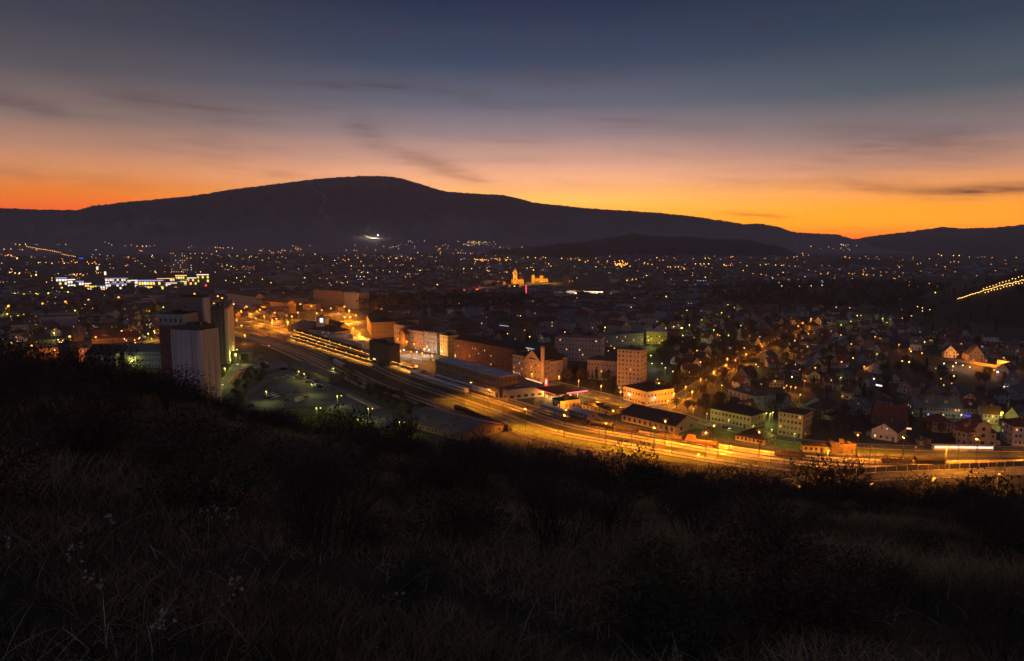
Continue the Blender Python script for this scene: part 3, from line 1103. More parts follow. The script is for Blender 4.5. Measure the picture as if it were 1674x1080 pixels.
def height(x, y, hpx, z=0.0):
    """storey height in metres from the height read off the picture at that distance"""
    lo, hi = 0.0, 120.0
    p0 = project(x, y, z)[1]
    for _ in range(30):
        m_ = (lo + hi) / 2
        if p0 - project(x, y, z + m_)[1] < hpx:
            lo = m_
        else:
            hi = m_
    return lo


WIN = {}


def winmesh(w, h, lit):
    k = (round(w, 1), round(h, 1), lit)
    if k in WIN:
        return WIN[k]
    mb = MB()
    f = .09
    # frame bars proud of the wall (facing -y)
    for (x0, x1, z0, z1) in ((-w / 2, w / 2, 0, f), (-w / 2, w / 2, h - f, h), (-w / 2, -w / 2 + f, f, h - f), (w / 2 - f, w / 2, f, h - f), (-f / 2, f / 2, f, h - f)):
        mb.box(x0, x1, -.10, .0, z0, z1, 0, True)
    mb.quad((-w / 2 + f, -.035, f), (w / 2 - f, -.035, f), (w / 2 - f, -.035, h - f), (-w / 2 + f, -.035, h - f), 1)
    gm = {0: 'glass', 1: 'lit_warm', 2: 'lit_yellow', 3: 'lit_white', 4: 'lit_orange', 5: 'curtain'}[lit]
    WIN[k] = mb.mesh('window', [M['frame'], M[gm]])
    return WIN[k]


nwin = 0


def windows(t, x0, x1, y, side, floors, bays, h, lit, ww=1.15, wh=1.45, base=1.0, rs=rnd, litset=None, skip=0.0):
    """rows of windows on a facade; side 0 = front (-y), 1 = right (+x), 3 = left (-x)"""
    global nwin
    Lw = x1 - x0
    if bays <= 0 or floors <= 0:
        return
    fh = h / floors
    for f in range(floors):
        for b in range(bays):
            if rs.random() < skip:
                continue
            u = x0 + Lw * (b + .5) / bays
            z = f * fh + min(base, fh * .35)
            l = 0
            if rs.random() < lit:
                l = rs.choice([1, 1, 2, 2, 3, 4])
            elif rs.random() < .34:
                l = 5
            w_, h_ = min(ww * .88, Lw / bays * .55), min(wh * .92, fh * .52)
            m = winmesh(w_, h_, l)
            o = bpy.data.objects.new('window', m)
            col.objects.link(o)
            o.parent = t
            if side == 0:
                o.location = (u, y, z)
            elif side == 1:
                o.location = (y, u, z); o.rotation_euler = (0, 0, math.pi / 2)
            elif side == 3:
                o.location = (y, u, z); o.rotation_euler = (0, 0, -math.pi / 2)
            nwin += 1


def build_house(t, w, d, h, roof, rh, wm, rm, floors, bays, sb, lit, ww=1.15, wh=1.45, chim=True, oh=.45, gable_front=False, balcony=False, skip=0.0, leftwin=False):
    mb = MB()
    W2 = w / 2
    mb.box(-W2, W2, 0, d, 0, h)
    rf = MB()
    if roof == 'gable':
        if not gable_front:   # ridge along x
            for s in (-W2, W2):
                mb.poly([(s, 0, h), (s, d, h), (s, d / 2, h + rh)] if s > 0 else [(s, d, h), (s, 0, h), (s, d / 2, h + rh)])
            k = rh / (d / 2)
            for s in (0, 1):
                ye = -oh if s == 0 else d + oh
                ze = h - oh * k
                a, b = (-W2 - oh, ye, ze + .06), (W2 + oh, ye, ze + .06)
                c, e = (W2 + oh, d / 2, h + rh + .06), (-W2 - oh, d / 2, h + rh + .06)
                up = [(p[0], p[1], p[2] + .22) for p in (a, b, c, e)]
                if s:
                    rf.quad(up[1], up[0], up[3], up[2]); rf.quad(a, b, c, e); rf.quad(b, a, up[0], up[1])
                else:
                    rf.quad(*up); rf.quad(b, a, e, c); rf.quad(a, b, up[1], up[0])
                rf.quad(b, c, up[2], up[1]); rf.quad(e, a, up[0], up[3])
        else:
            for s in (0, d):
                mb.poly([(-W2, s, h), (W2, s, h), (0, s, h + rh)] if s == 0 else [(W2, s, h), (-W2, s, h), (0, s, h + rh)])
            k = rh / W2
            for s in (-1, 1):
                xe = s * (W2 + oh)
                ze = h - oh * k
                a, b = (xe, -oh, ze + .06), (xe, d + oh, ze + .06)
                c, e = (0, d + oh, h + rh + .06), (0, -oh, h + rh + .06)
                up = [(p[0], p[1], p[2] + .22) for p in (a, b, c, e)]
                if s > 0:
                    rf.quad(*up); rf.quad(b, a, e, c); rf.quad(a, b, up[1], up[0])
                else:
                    rf.quad(up[1], up[0], up[3], up[2]); rf.quad(a, b, c, e); rf.quad(b, a, up[0], up[1])
                rf.quad(e, a, up[0], up[3]); rf.quad(b, c, up[2], up[1])
    elif roof == 'hip':
        r_ = min(W2, d / 2)
        zb = h + .04
        if w >= d:
            A, B = (-W2 + r_, d / 2, h + rh), (W2 - r_, d / 2, h + rh)
        else:
            A, B = (0, r_, h + rh), (0, d - r_, h + rh)
        c = [(-W2 - oh, -oh, zb), (W2 + oh, -oh, zb), (W2 + oh, d + oh, zb), (-W2 - oh, d + oh, zb)]
        cu = [(x, y, z + .2) for x, y, z in c]
        for k in range(4):
            rf.quad(c[k], c[(k + 1) % 4], cu[(k + 1) % 4], cu[k])
        rf.poly([c[3], c[2], c[1], c[0]])
        A, B = (A[0], A[1], A[2] + .2), (B[0], B[1], B[2] + .2)
        if w >= d:
            rf.quad(cu[0], cu[1], B, A); rf.poly([cu[1], cu[2], B]); rf.quad(cu[2], cu[3], A, B); rf.poly([cu[3], cu[0], A])
        else:
            rf.poly([cu[0], cu[1], A]); rf.quad(cu[1], cu[2], B, A); rf.poly([cu[2], cu[3], B]); rf.quad(cu[3], cu[0], A, B)
    else:
        rf.box(-W2 - .15, W2 + .15, -.15, d + .15, h + .003, h + .45, 0, True)
        # parapet and roof huts
        rf.box(-W2 * .25, W2 * .1, d * .35, d * .65, h + .453, h + 2.2)
        rf.box(W2 * .45, W2 * .62, d * .3, d * .5, h + .453, h + 1.4)
    wall = mb.build('wall', M[wm], t)
    ro = rf.build('roof', M[rm], t)
    if chim and roof != 'flat':
        cb = MB()
        cx_, cy_ = W2 * rnd.uniform(-.5, .5), d * rnd.uniform(.38, .62)
        cb.box(cx_ - .35, cx_ + .35, cy_ - .35, cy_ + .35, h + rh * .4, h + rh + 1.1)
        cb.build('chimney', M['brownwall'], ro)
    if roof == 'gable' and not gable_front and floors <= 2 and rh > 2.4 and rnd.random() < .6:
        for q_ in ((-.45, .4) if w > 11 else (0,)):
            xm = W2 * q_
            yd, zt = d * .16, h + rh * .78
            db_ = MB()
            db_.box(xm - .8, xm + .8, yd, d * .45, h + rh * .1, zt - .5)
            db_.quad((xm - 1, yd - .2, zt - .45), (xm, yd - .2, zt + .1), (xm, d * .47, zt + .1), (xm - 1, d * .47, zt - .45)); db_.quad((xm, yd - .2, zt + .1), (xm + 1, yd - .2, zt - .45), (xm + 1, d * .47, zt - .45), (xm, d * .47, zt + .1))
            db_.poly([(xm - .8, yd, zt - .499), (xm + .8, yd, zt - .499), (xm, yd, zt)])
            dm = db_.build('dormer', M[wm], ro)
            obj('dormer_window', winmesh(.8, .9, rnd.choice([0, 0, 5, 5, 1]) if lit else 0), dm, (xm, yd, h + rh * .24))
    windows(t, -W2 + .4, W2 - .4, 0, 0, floors, bays, h, lit, ww, wh, skip=skip)
    if roof == 'gable' and gable_front and rh > 2.2:
        nb = 2 if w > 8 else 1
        windows(t, -W2 * .4, W2 * .4, 0, 0, 1, nb, 2.6, lit, .9, 1.1)
        for o in list(t.children)[-nb:]:
            o.location.z += h
    windows(t, .4, d - .4, W2, 1, floors, sb, h, lit, ww, wh, skip=skip)
    if t.location.x > -50 or leftwin:
        windows(t, .4, d - .4, -W2, 3, floors, sb, h, lit, ww, wh, skip=skip)
    db = MB()
    dx_ = W2 * .72
    db.box(dx_ - .5, dx_ + .5, -.05, 0, .02, 2.1)
    db.build('door', M['darkmetal'], t)
    if floors <= 2 and w < 13 and rnd.random() < .5:
        sx_ = rnd.choice([-1, 1])
        e0, e1 = (W2 + .003, W2 + rnd.uniform(2.4, 4.2)) if sx_ > 0 else (-W2 - rnd.uniform(2.4, 4.2), -W2 - .003)
        eb = MB(); eb.box(e0, e1, d * .2, d * .8, 0, 2.5)
        ex = eb.build('extension', M[rnd.choice([wm, 'greywall', 'brownwall'])], t)
        eb = MB()
        zi, zo = 3.3, 2.5
        za, zb_ = (zi, zo) if sx_ > 0 else (zo, zi)
        eb.quad((e0, d * .2 - .3, za), (e1, d * .2 - .3, zb_), (e1, d * .8 + .3, zb_), (e0, d * .8 + .3, za))
        eb.quad((e0, d * .2 - .3, za - .18), (e1, d * .2 - .3, zb_ - .18), (e1, d * .2 - .3, zb_), (e0, d * .2 - .3, za))
        eb.poly([(e0, d * .2, 2.5), (e1, d * .2, 2.5), (e0, d * .2, 3.15)] if sx_ > 0 else [(e0, d * .2, 2.5), (e1, d * .2, 2.5), (e1, d * .2, 3.15)])
        eb.build('lean_to_roof', M[rm], ex)
    if balcony:
        fh = h / floors
        for f in range(1, floors):
            b = MB()
            b.box(-W2 * .9, W2 * .9, -1.3, -.11, f * fh - .1, f * fh + .06, 0, True)
            b.box(-W2 * .9, W2 * .9, -1.3, -1.22, f * fh + .5, f * fh + .6, 0, True)
            b.box(-W2 * .9, W2 * .9, -1.3, -1.22, f * fh + .9, f * fh + 1.0, 0, True)
            for q in range(9):
                x_ = -W2 * .9 + W2 * 1.8 * q / 8
                b.box(x_ - .04, x_ + .04, -1.3, -1.22, f * fh + .06, f * fh + .9)
            b.build('balcony', M['whitewall'], t)
    return ro


def bld(name, label, cat, A, B, hpx, depth, roof='flat', rhpx=6, wm='greywall', rm='greyroof', floors=3, bays=6, sb=3, lit=.1, group=None, z=0.0, **kw):
    a, b = np.array(G(*A, z)), np.array(G(*B, z))
    w = float(np.linalg.norm(b - a))
    c_ = (a + b) / 2
    dist = math.hypot(c_[0], c_[1])
    ang = math.atan2(b[1] - a[1], b[0] - a[0])
    s = math.hypot(dist, CAMZ) / F
    t = empty(name, (c_[0], c_[1], z), ang)
    tag(t, label, cat, group)
    build_house(t, w, depth, height(*c_, hpx, z), roof, rhpx * s * .95, wm, rm, floors, bays, sb, lit, **kw)
    return t


# --- grain silos
def silo_block(label, A, B, hpx, depth, wm, cells, cells_side, top=4.0, topm='darkwall', sidem=None):
    a, b = np.array(G(*A)), np.array(G(*B))
    w = float(np.linalg.norm(b - a)); c_ = (a + b) / 2
    s = math.hypot(*c_, CAMZ) / F
    t = empty('grain_silo', (c_[0], c_[1], 0), math.atan2(b[1] - a[1], b[0] - a[0]))
    tag(t, label, 'silo', 'silos of the mill')
    h = height(*c_, hpx)
    mb = MB(); mb.box(-w / 2 + .2, w / 2 - .2, .2, depth - .2, 0, h - .3)
    mb.build('core', M[wm], t)
    # half-round cells standing against the core
    r = w / cells / 2
    cm = MB()
    K = 10
    for k in range(K):
        t0, t1 = math.pi * k / K, math.pi * (k + 1) / K
        cm.quad((-r * math.cos(t0), -r * .55 * math.sin(t0), 0), (-r * math.cos(t1), -r * .55 * math.sin(t1), 0), (-r * math.cos(t1), -r * .55 * math.sin(t1), h), (-r * math.cos(t0), -r * .55 * math.sin(t0), h))
        cm.poly([(0, 0, h), (-r * math.cos(t1), -r * .55 * math.sin(t1), h), (-r * math.cos(t0), -r * .55 * math.sin(t0), h)][::-1])
    me = cm.mesh('silo_cell', [M[wm]])
    for p in me.polygons:
        p.use_smooth = False
    for k in range(cells):
        obj('silo_cell', me, t, (-w / 2 + r * (2 * k + 1), .2, 0))
    r2 = depth / cells_side / 2
    cm = MB()
    for k in range(K):
        t0, t1 = math.pi * k / K, math.pi * (k + 1) / K
        cm.quad((-r2 * math.cos(t0), -r2 * .55 * math.sin(t0), 0), (-r2 * math.cos(t1), -r2 * .55 * math.sin(t1), 0), (-r2 * math.cos(t1), -r2 * .55 * math.sin(t1), h), (-r2 * math.cos(t0), -r2 * .55 * math.sin(t0), h))
        cm.poly([(0, 0, h), (-r2 * math.cos(t1), -r2 * .55 * math.sin(t1), h), (-r2 * math.cos(t0), -r2 * .55 * math.sin(t0), h)][::-1])
    me2 = cm.mesh('silo_cell', [M[sidem or wm]])
    for k in range(cells_side):
        for sx, rz in ((w / 2 - .2, math.pi / 2), (-w / 2 + .2, -math.pi / 2)):
            obj('silo_cell', me2, t, (sx, r2 * (2 * k + 1), 0), rz)
    tp = MB()
    tp.box(-w / 2 + 1.0, w / 2 - 1.0, 1.5, depth - 1.0, h - .3, h + top)
    tp.box(-w * .2, w * .3, depth * .35, depth * .75, h + top, h + top + 1.6)
    tp.build('roof_gallery', M[topm], t)
    for fx in (-.3, .1, .36):
        v_ = MB(); v_.tube((w * fx, depth * .3, h + top), (w * fx, depth * .3, h + top + 2.2), .45, .45, 7, 0, True); v_.build('roof_vent', M['metal'], t)
    ld = MB()
    ld.box(-w / 2 + 2.1, -w / 2 + 2.2, -1.9, -1.8, 0, h + 1); ld.box(-w / 2 + 2.9, -w / 2 + 3.0, -1.9, -1.8, 0, h + 1)
    for k in range(int(h / 1.2)):
        ld.box(-w / 2 + 2.2, -w / 2 + 2.9, -1.9, -1.82, k * 1.2 + .5, k * 1.2 + .58)
    ld.build('ladder', M['darkmetal'], t)
    pp_ = MB(); pp_.tube((w * .28, -1.9, 0), (w * .28, -1.9, h), .22, .22, 6); pp_.build('down_pipe', M['metal'], t)
    return t, w, h


def tower_block(name, label, A, B, hpx, depth, wm, rm='blackroof'):
    a, b = np.array(G(*A)), np.array(G(*B))
    w = float(np.linalg.norm(b - a)); c_ = (a + b) / 2
    s = math.hypot(*c_, CAMZ) / F
    t = empty(name, (c_[0], c_[1], 0), math.atan2(b[1] - a[1], b[0] - a[0]))
    return t, w, height(*c_, hpx)


silo_block('pale ribbed concrete silo block in front, lit pinkish grey', (287, 668), (333, 671), 130, 17, 'concrete', 6, 3, 2.4)
t, w, h = tower_block('mill_tower', '', (304, 632), (338, 634), 148, 7, 'darkwall')
tag(t, 'tallest square mill tower rising behind the pale front silo', 'tower')
mb = MB(); mb.box(-w / 2, w / 2, 0, 7, 0, h); mb.build('wall', M['brownwall'], t)
mb = MB(); mb.box(-w / 2 - .2, w / 2 + .2, -.2, 7.2, h + .003, h + .8, 0, True); mb.build('roof', M['blackroof'], t)
mb = MB(); mb.box(w / 2 + .003, w / 2 + 2.0, 0, 5, 0, h - .5); mb.build('stair_shaft', M['concrete'], t)  # added pale strip: light on the tower's right face put into colour
for zf in (.12, .3, .5, .7, .88):
    for q in (-.3, .3):
        o = obj('window', winmesh(1.3, 1.6, 0), t, (w * q, 0, h * zf))
mb = MB(); mb.tube((0, 0, 0), (0, 0, 6), .12, .06, 5)
o = empty('antenna', (t.location.x + 8, t.location.y + 5, h + .8)); tag(o, 'thin antenna with a red warning light on the tallest mill tower', 'antenna')
mb.build('pole', M['darkmetal'], o)
mb = MB(); mb.ball((0, 0, 6.6), .7); mb.build('warning_lamp', M['bulb_r'], o)
t, w, h = silo_block('dark soot-stained silo block on the far side beside the road', (346, 596), (371, 595), 90, 50, 'concrete_dark', 4, 9, 1.5, sidem='concrete')  # side cells in paler concrete: the lit face put into their colour
mb = MB(); mb.box(w / 2 + 1.2, w / 2 + 1.8, 1, 47, 0, h - .6); mb.build('pale_side_wall', M['concrete'], t)  # added pale slab, painting the light on this right face
bld('mill_building', 'red-brown mill building with a pale window band beside the silos', 'mill', (266, 640), (306, 642), 128, 16, 'flat', 3, 'brick', 'blackroof', 7, 5, 3, .0)
t = [o for o in bpy.data.objects if o.name.startswith('mill_building')][0]
w_ = 20
hw = max(v.co.z for v in [c_ for c_ in t.children if c_.name.startswith('wall')][0].data.vertices)
ww_ = max(v.co.x for v in [c_ for c_ in t.children if c_.name.startswith('wall')][0].data.vertices)
mb = MB(); mb.box(-ww_, ww_ + .1, -.12, 15.9, hw - 7.5, hw - .1); mb.build('window_band', M['greywall'], t)
for k in range(5):
    obj('window', winmesh(1.3, 2.0, 0), t, (-ww_ + ww_ * 2 * (k + .5) / 5, -.13, hw - 5.2))
if True:
    pass
bld('workshop', 'low grey-green building with small windows at the foot of the brown mill', 'workshop', (262, 662), (288, 662), 28, 10, 'flat', 3, 'creamwall', 'greyroof', 2, 4, 2, .1)

# --- railway station side
bld('long_hall', 'long dark post hall with pale metal roof beside the tracks', 'hall', (712, 617), (816, 651), 32, 14, 'flat', 3, 'brownwall', 'lightroof', 3, 26, 4, .0, wh=3.0, ww=1.0)
bld('office_block', 'low pale-walled building with a flat dark roof beside the long hall', 'building', (797, 640), (830, 654), 16, 26, 'flat', 3, 'pinkwall', 'greyroof', 1, 6, 5, .1, ww=3.0, wh=1.8)
bld('station_building', 'station building with dark hipped roof left of the platforms', 'station', (505, 548), (548, 553), 10, 20, 'hip', 8, 'greywall', 'blackroof', 2, 10, 4, .1)
bld('station_hall', 'flat pale-roofed station hall beside the upper platform', 'station', (538, 556), (592, 571), 9, 20, 'flat', 3, 'greywall', 'lightroof', 1, 14, 3, .1)
bld('old_station_wing', 'dark gabled station wing next to the orange lit square', 'station', (530, 541), (553, 548), 11, 14, 'gable', 8, 'darkwall', 'blackroof', 2, 6, 3, .05)
bld('round_roofed_depot', 'dark low depot with humped roof left of the clock tower', 'depot', (470, 541), (512, 546), 9, 24, 'hip', 9, 'darkwall', 'greyroof', 1, 8, 4, .08)
bld('warehouse_block', 'black windowless box building beside the lit avenue', 'warehouse', (604, 588), (637, 599), 33, 9, 'flat', 3, 'darkwall', 'blackroof', 2, 6, 3, 0)
t = bld('clock_tower', 'grey station tower with a glowing white square sign', 'tower', (517, 548), (531, 549), 30, 7, 'flat', 2, 'greywall', 'greyroof', 1, 1, 1, 0)
M['sign_white'] = mat('sign_white_glow', None, emit=(.9, 1.0, .80), estr=1.6)
mb = MB(); mb.box(.2, 4.0, -.5, -.2, 14.2, 18.6, 0, True); mb.build('square_sign', M['sign_white'], t)


# platforms with canopies
def platform(label, p0, p1, width, lampn, ktype, canopy=(0.0, 1.0)):
    a, b = np.array(G(*p0)), np.array(G(*p1))
    Lp = float(np.linalg.norm(b - a)); ang = math.atan2(b[1] - a[1], b[0] - a[0])
    t = empty('platform', (a[0], a[1], 0), ang)
    tag(t, label, 'platform')
    mb = MB(); mb.box(0, Lp, -width / 2, width / 2, 0, .55); mb.build('platform_slab', M['plat'], t)
    c0, c1 = Lp * canopy[0], Lp * canopy[1]
    mb = MB()
    mb.box(c0, c1, -width / 2 + .3, width / 2 + .1, 4.2, 4.45, 0, True)
    mb.build('canopy', M['blackroof'], t)
    n = int((c1 - c0) / 12)
    for k in range(n + 1):
        x_ = c0 + (c1 - c0) * k / n
        pb = MB(); pb.tube((x_, .6, .55), (x_, .6, 4.2), .14, .14, 6); pb.build('post', M['metal'], t)
    for k in range(lampn):
        x_ = Lp * (k + .5) / lampn
        hl_ = Lp / lampn * .5 * (.86 if k % 3 else .7)
        e = MB(); e.box(x_ - hl_, x_ + hl_, -width / 2 + .05, -width / 2 + .28, 3.85, 4.05, 0, True)
        e.build('light_fitting', M[ktype if k % 4 else 'lit_yellow'], t)
        if k % 2 == 0:
            g_ = MB(); g_.ball((x_, -width / 2 - .1, 4.75), .42); g_.build('globe_lamp', M['bulb_g'], t)
    pl = bpy.data.lights.get('platform_light_' + ktype)
    if pl is None:
        pl = bpy.data.lights.new('platform_light_' + ktype, 'AREA'); pl.shape = 'RECTANGLE'
        pl.size, pl.size_y = 20, 1.0
        pl.energy = 2600; pl.color = (1.0, .46, .06); pl.spread = math.radians(95)
    for k in range(lampn // 2 + 1):
        nL = lampn // 2 + 1
        o = obj('platform_light', pl, t, (Lp * (k + .5) / nL, -width / 2 + .2, 4.1), None)
        o.rotation_euler = (math.radians(-20), 0, 0)
    return t


M['plat'] = mat('platform_paving', (.42, .34, .22), var=.3, scale=.8)
platform('upper lit station platform with long dark canopy, nearest the station', (484, 545), (682, 609), 7, 22, 'bulb_o', (0.0, .62))
platform('lower lit station platform with dark canopy, nearer the silos', (478, 555), (614, 597), 6, 17, 'bulb_o', (0.04, .92))
for px, py, lb in ((681, 606, 'white lit sign box at the end of the upper platform'), (612, 594, 'white lit sign box at the end of the lower platform')):
    x, y = G(px, py, 0)
    t = empty('platform_sign', (x, y, .55), -.85); tag(t, lb, 'sign')
    mb = MB(); mb.tube((0, 0, -.5), (0, 0, 2.6), .1, .1, 5); mb.build('post', M['metal'], t)
    mb = MB(); mb.box(-1.8, 1.8, -.2, .2, 2.6, 3.8, 0, True); mb.build('sign_box', M['lit_yellow'], t)

# --- sheds by the tracks
bld('freight_shed', 'big dark freight shed with wide roof below the tracks', 'shed', (657, 694), (757, 722), 9, 30, 'gable', 14, 'brownwall', 'greyroof', 1, 20, 4, .0, chim=False)
bld('goods_shed', 'long low goods shed beside the parking ground', 'shed', (477, 601), (538, 625), 7, 12, 'gable', 4, 'brownwall', 'greyroof', 1, 9, 2, .0, chim=False)
bld('long_gabled_warehouse', 'long brown-roofed warehouse with pale gable end beside the access road', 'warehouse', (1016, 688), (1104, 709), 12, 19, 'gable', 13, 'creamwall', 'brownroof', 1, 10, 2, .0, chim=False, wh=2.2, ww=1.6)
bld('flat_loading_shed', 'low flat-roofed loading shed between gas station and long warehouse', 'shed', (951, 668), (997, 679), 8, 9, 'flat', 2, 'yellowwall', 'blackroof', 1, 7, 1, .0)
bld('orange_lit_shed', 'small ochre shed beside the tracks below the gas station', 'shed', (928, 676), (962, 686), 8, 7, 'gable', 4, 'creamwall', 'lightroof', 1, 5, 1, .0, chim=False)
bld('pavilion', 'small pavilion with big brown hipped roof beside the tracks', 'pavilion', (1202, 719), (1250, 728), 8, 14, 'hip', 12, 'creamwall', 'brownroof', 1, 7, 3, .0, chim=False)
bld('signal_hut', 'small ochre hut with white blinds beside the yard', 'hut', (1312, 738), (1348, 740), 11, 6, 'gable', 3, 'yellowwall', 'brownroof', 1, 4, 1, .0, chim=False)
bld('container_stack', 'rust coloured freight container beside the ochre hut', 'container', (1358, 740), (1398, 742), 14, 5, 'flat', 1, 'rust', 'rust', 1, 0, 0, .0)
bld('green_shed', 'tiny green shed between the ochre hut and the container', 'shed', (1350, 733), (1357, 734), 9, 4, 'flat', 1, 'grass', 'greyroof', 1, 1, 1, .0)
bld('small_shed', 'pink-brown shed between long warehouse and pavilion', 'shed', (1147, 712), (1163, 713), 7, 5, 'flat', 1, 'pinkwall', 'greyroof', 1, 1, 0, .0)
bld('relay_hut', 'cream relay hut on the grass in front of the tall dark house', 'hut', (1504, 727), (1514, 727), 6, 4, 'flat', 1, 'creamwall', 'greyroof', 1, 1, 1, .0)

# --- gas station
a, b = np.array(G(876, 649)), np.array(G(909, 660))
ang = math.atan2(b[1] - a[1], b[0] - a[0])
t = empty('gas_station', (*(a + b) / 2, 0), ang)
tag(t, 'brightly lit gas station canopy with red-edged roof beside the avenue', 'gas station')
w = float(np.linalg.norm(b - a))
mb = MB(); mb.box(-w / 2, w / 2, 0, 24, 5.2, 6.2, 0, True); mb.build('canopy', M['blackroof'], t)
M['redtube'] = mat('red_neon', None, emit=(1.0, .07, .10), estr=1.6)
M['pinktube'] = mat('pink_neon', None, emit=(1.0, .14, .22), estr=2.2)
mb = MB(); mb.box(w / 2 + .05, w / 2 + .3, 8, 24, 5.4, 6.1, 0, True); mb.build('neon_edge', M['pinktube'], t)
mb = MB(); mb.box(-w / 2, w / 2, -.25, -.05, 5.5, 5.8, 0, True); mb.build('neon_edge', M['redtube'], t)
for px_ in (-.35, .05, .4):
    for py_ in (5, 18):
        mb = MB(); mb.tube((w * px_, py_, 0), (w * px_, py_, 5.2), .2, .2, 6); mb.build('column', M['whitewall'], t)
        mb = MB(); mb.box(w * px_ + 1.2, w * px_ + 2.0, py_ - .4, py_ + .4, 0, 1.7); mb.build('fuel_pump', M['whitewall'], t)
mb = MB()
mb.box(-w / 2 + 1, w / 2 - 1, 3, 21, 5.1, 5.19, 0, True)
mb.build('ceiling_lights', mat('canopy_ceiling_lights', None, emit=(1, .72, .25), estr=3.5, sample='AUTO'), t)
for x_, y_ in ((-w * .2, 8), (w * .25, 17)):
    l = bpy.data.lights.new('canopy_light', 'POINT'); l.energy = 5500; l.color = (1, .62, .16); l.shadow_soft_size = 1.5
    obj('canopy_light', l, t, (x_, y_, 4.2))
bld('kiosk', 'dark-roofed gas station shop with orange lit front', 'shop', (903, 664), (916, 669), 13, 14, 'flat', 2, 'creamwall', 'blackroof', 1, 3, 5, .25, ww=2, wh=2)
bld('kiosk_annex', 'bright front annex right beside the gas station shop', 'shop', (918, 668), (944, 664), 10, 8, 'flat', 2, 'yellowwall', 'blackroof', 1, 6, 2, .3, ww=1.4, wh=2)
x, y = G(893, 633)
t = empty('price_sign', (x, y, 0), -.5); tag(t, 'tall glowing red price sign next to the gas station', 'sign')
mb = MB(); mb.box(-1.1, 1.1, -.25, .25, 1.0, 6.5, 0, True); mb.build('sign_panel', mat('red_sign_glow', None, emit=(1, .05, .03), estr=1.7), t)
mb = MB(); mb.box(-.6, .6, -.32, -.26, 2.2, 5.4, 0, True); mb.build('number_panel', mat('pale_sign_glow', None, emit=(1, .6, .4), estr=1.8), t)
mb = MB(); mb.box(-.3, .3, -.2, .2, 0, 1.0); mb.build('foot', M['metal'], t)

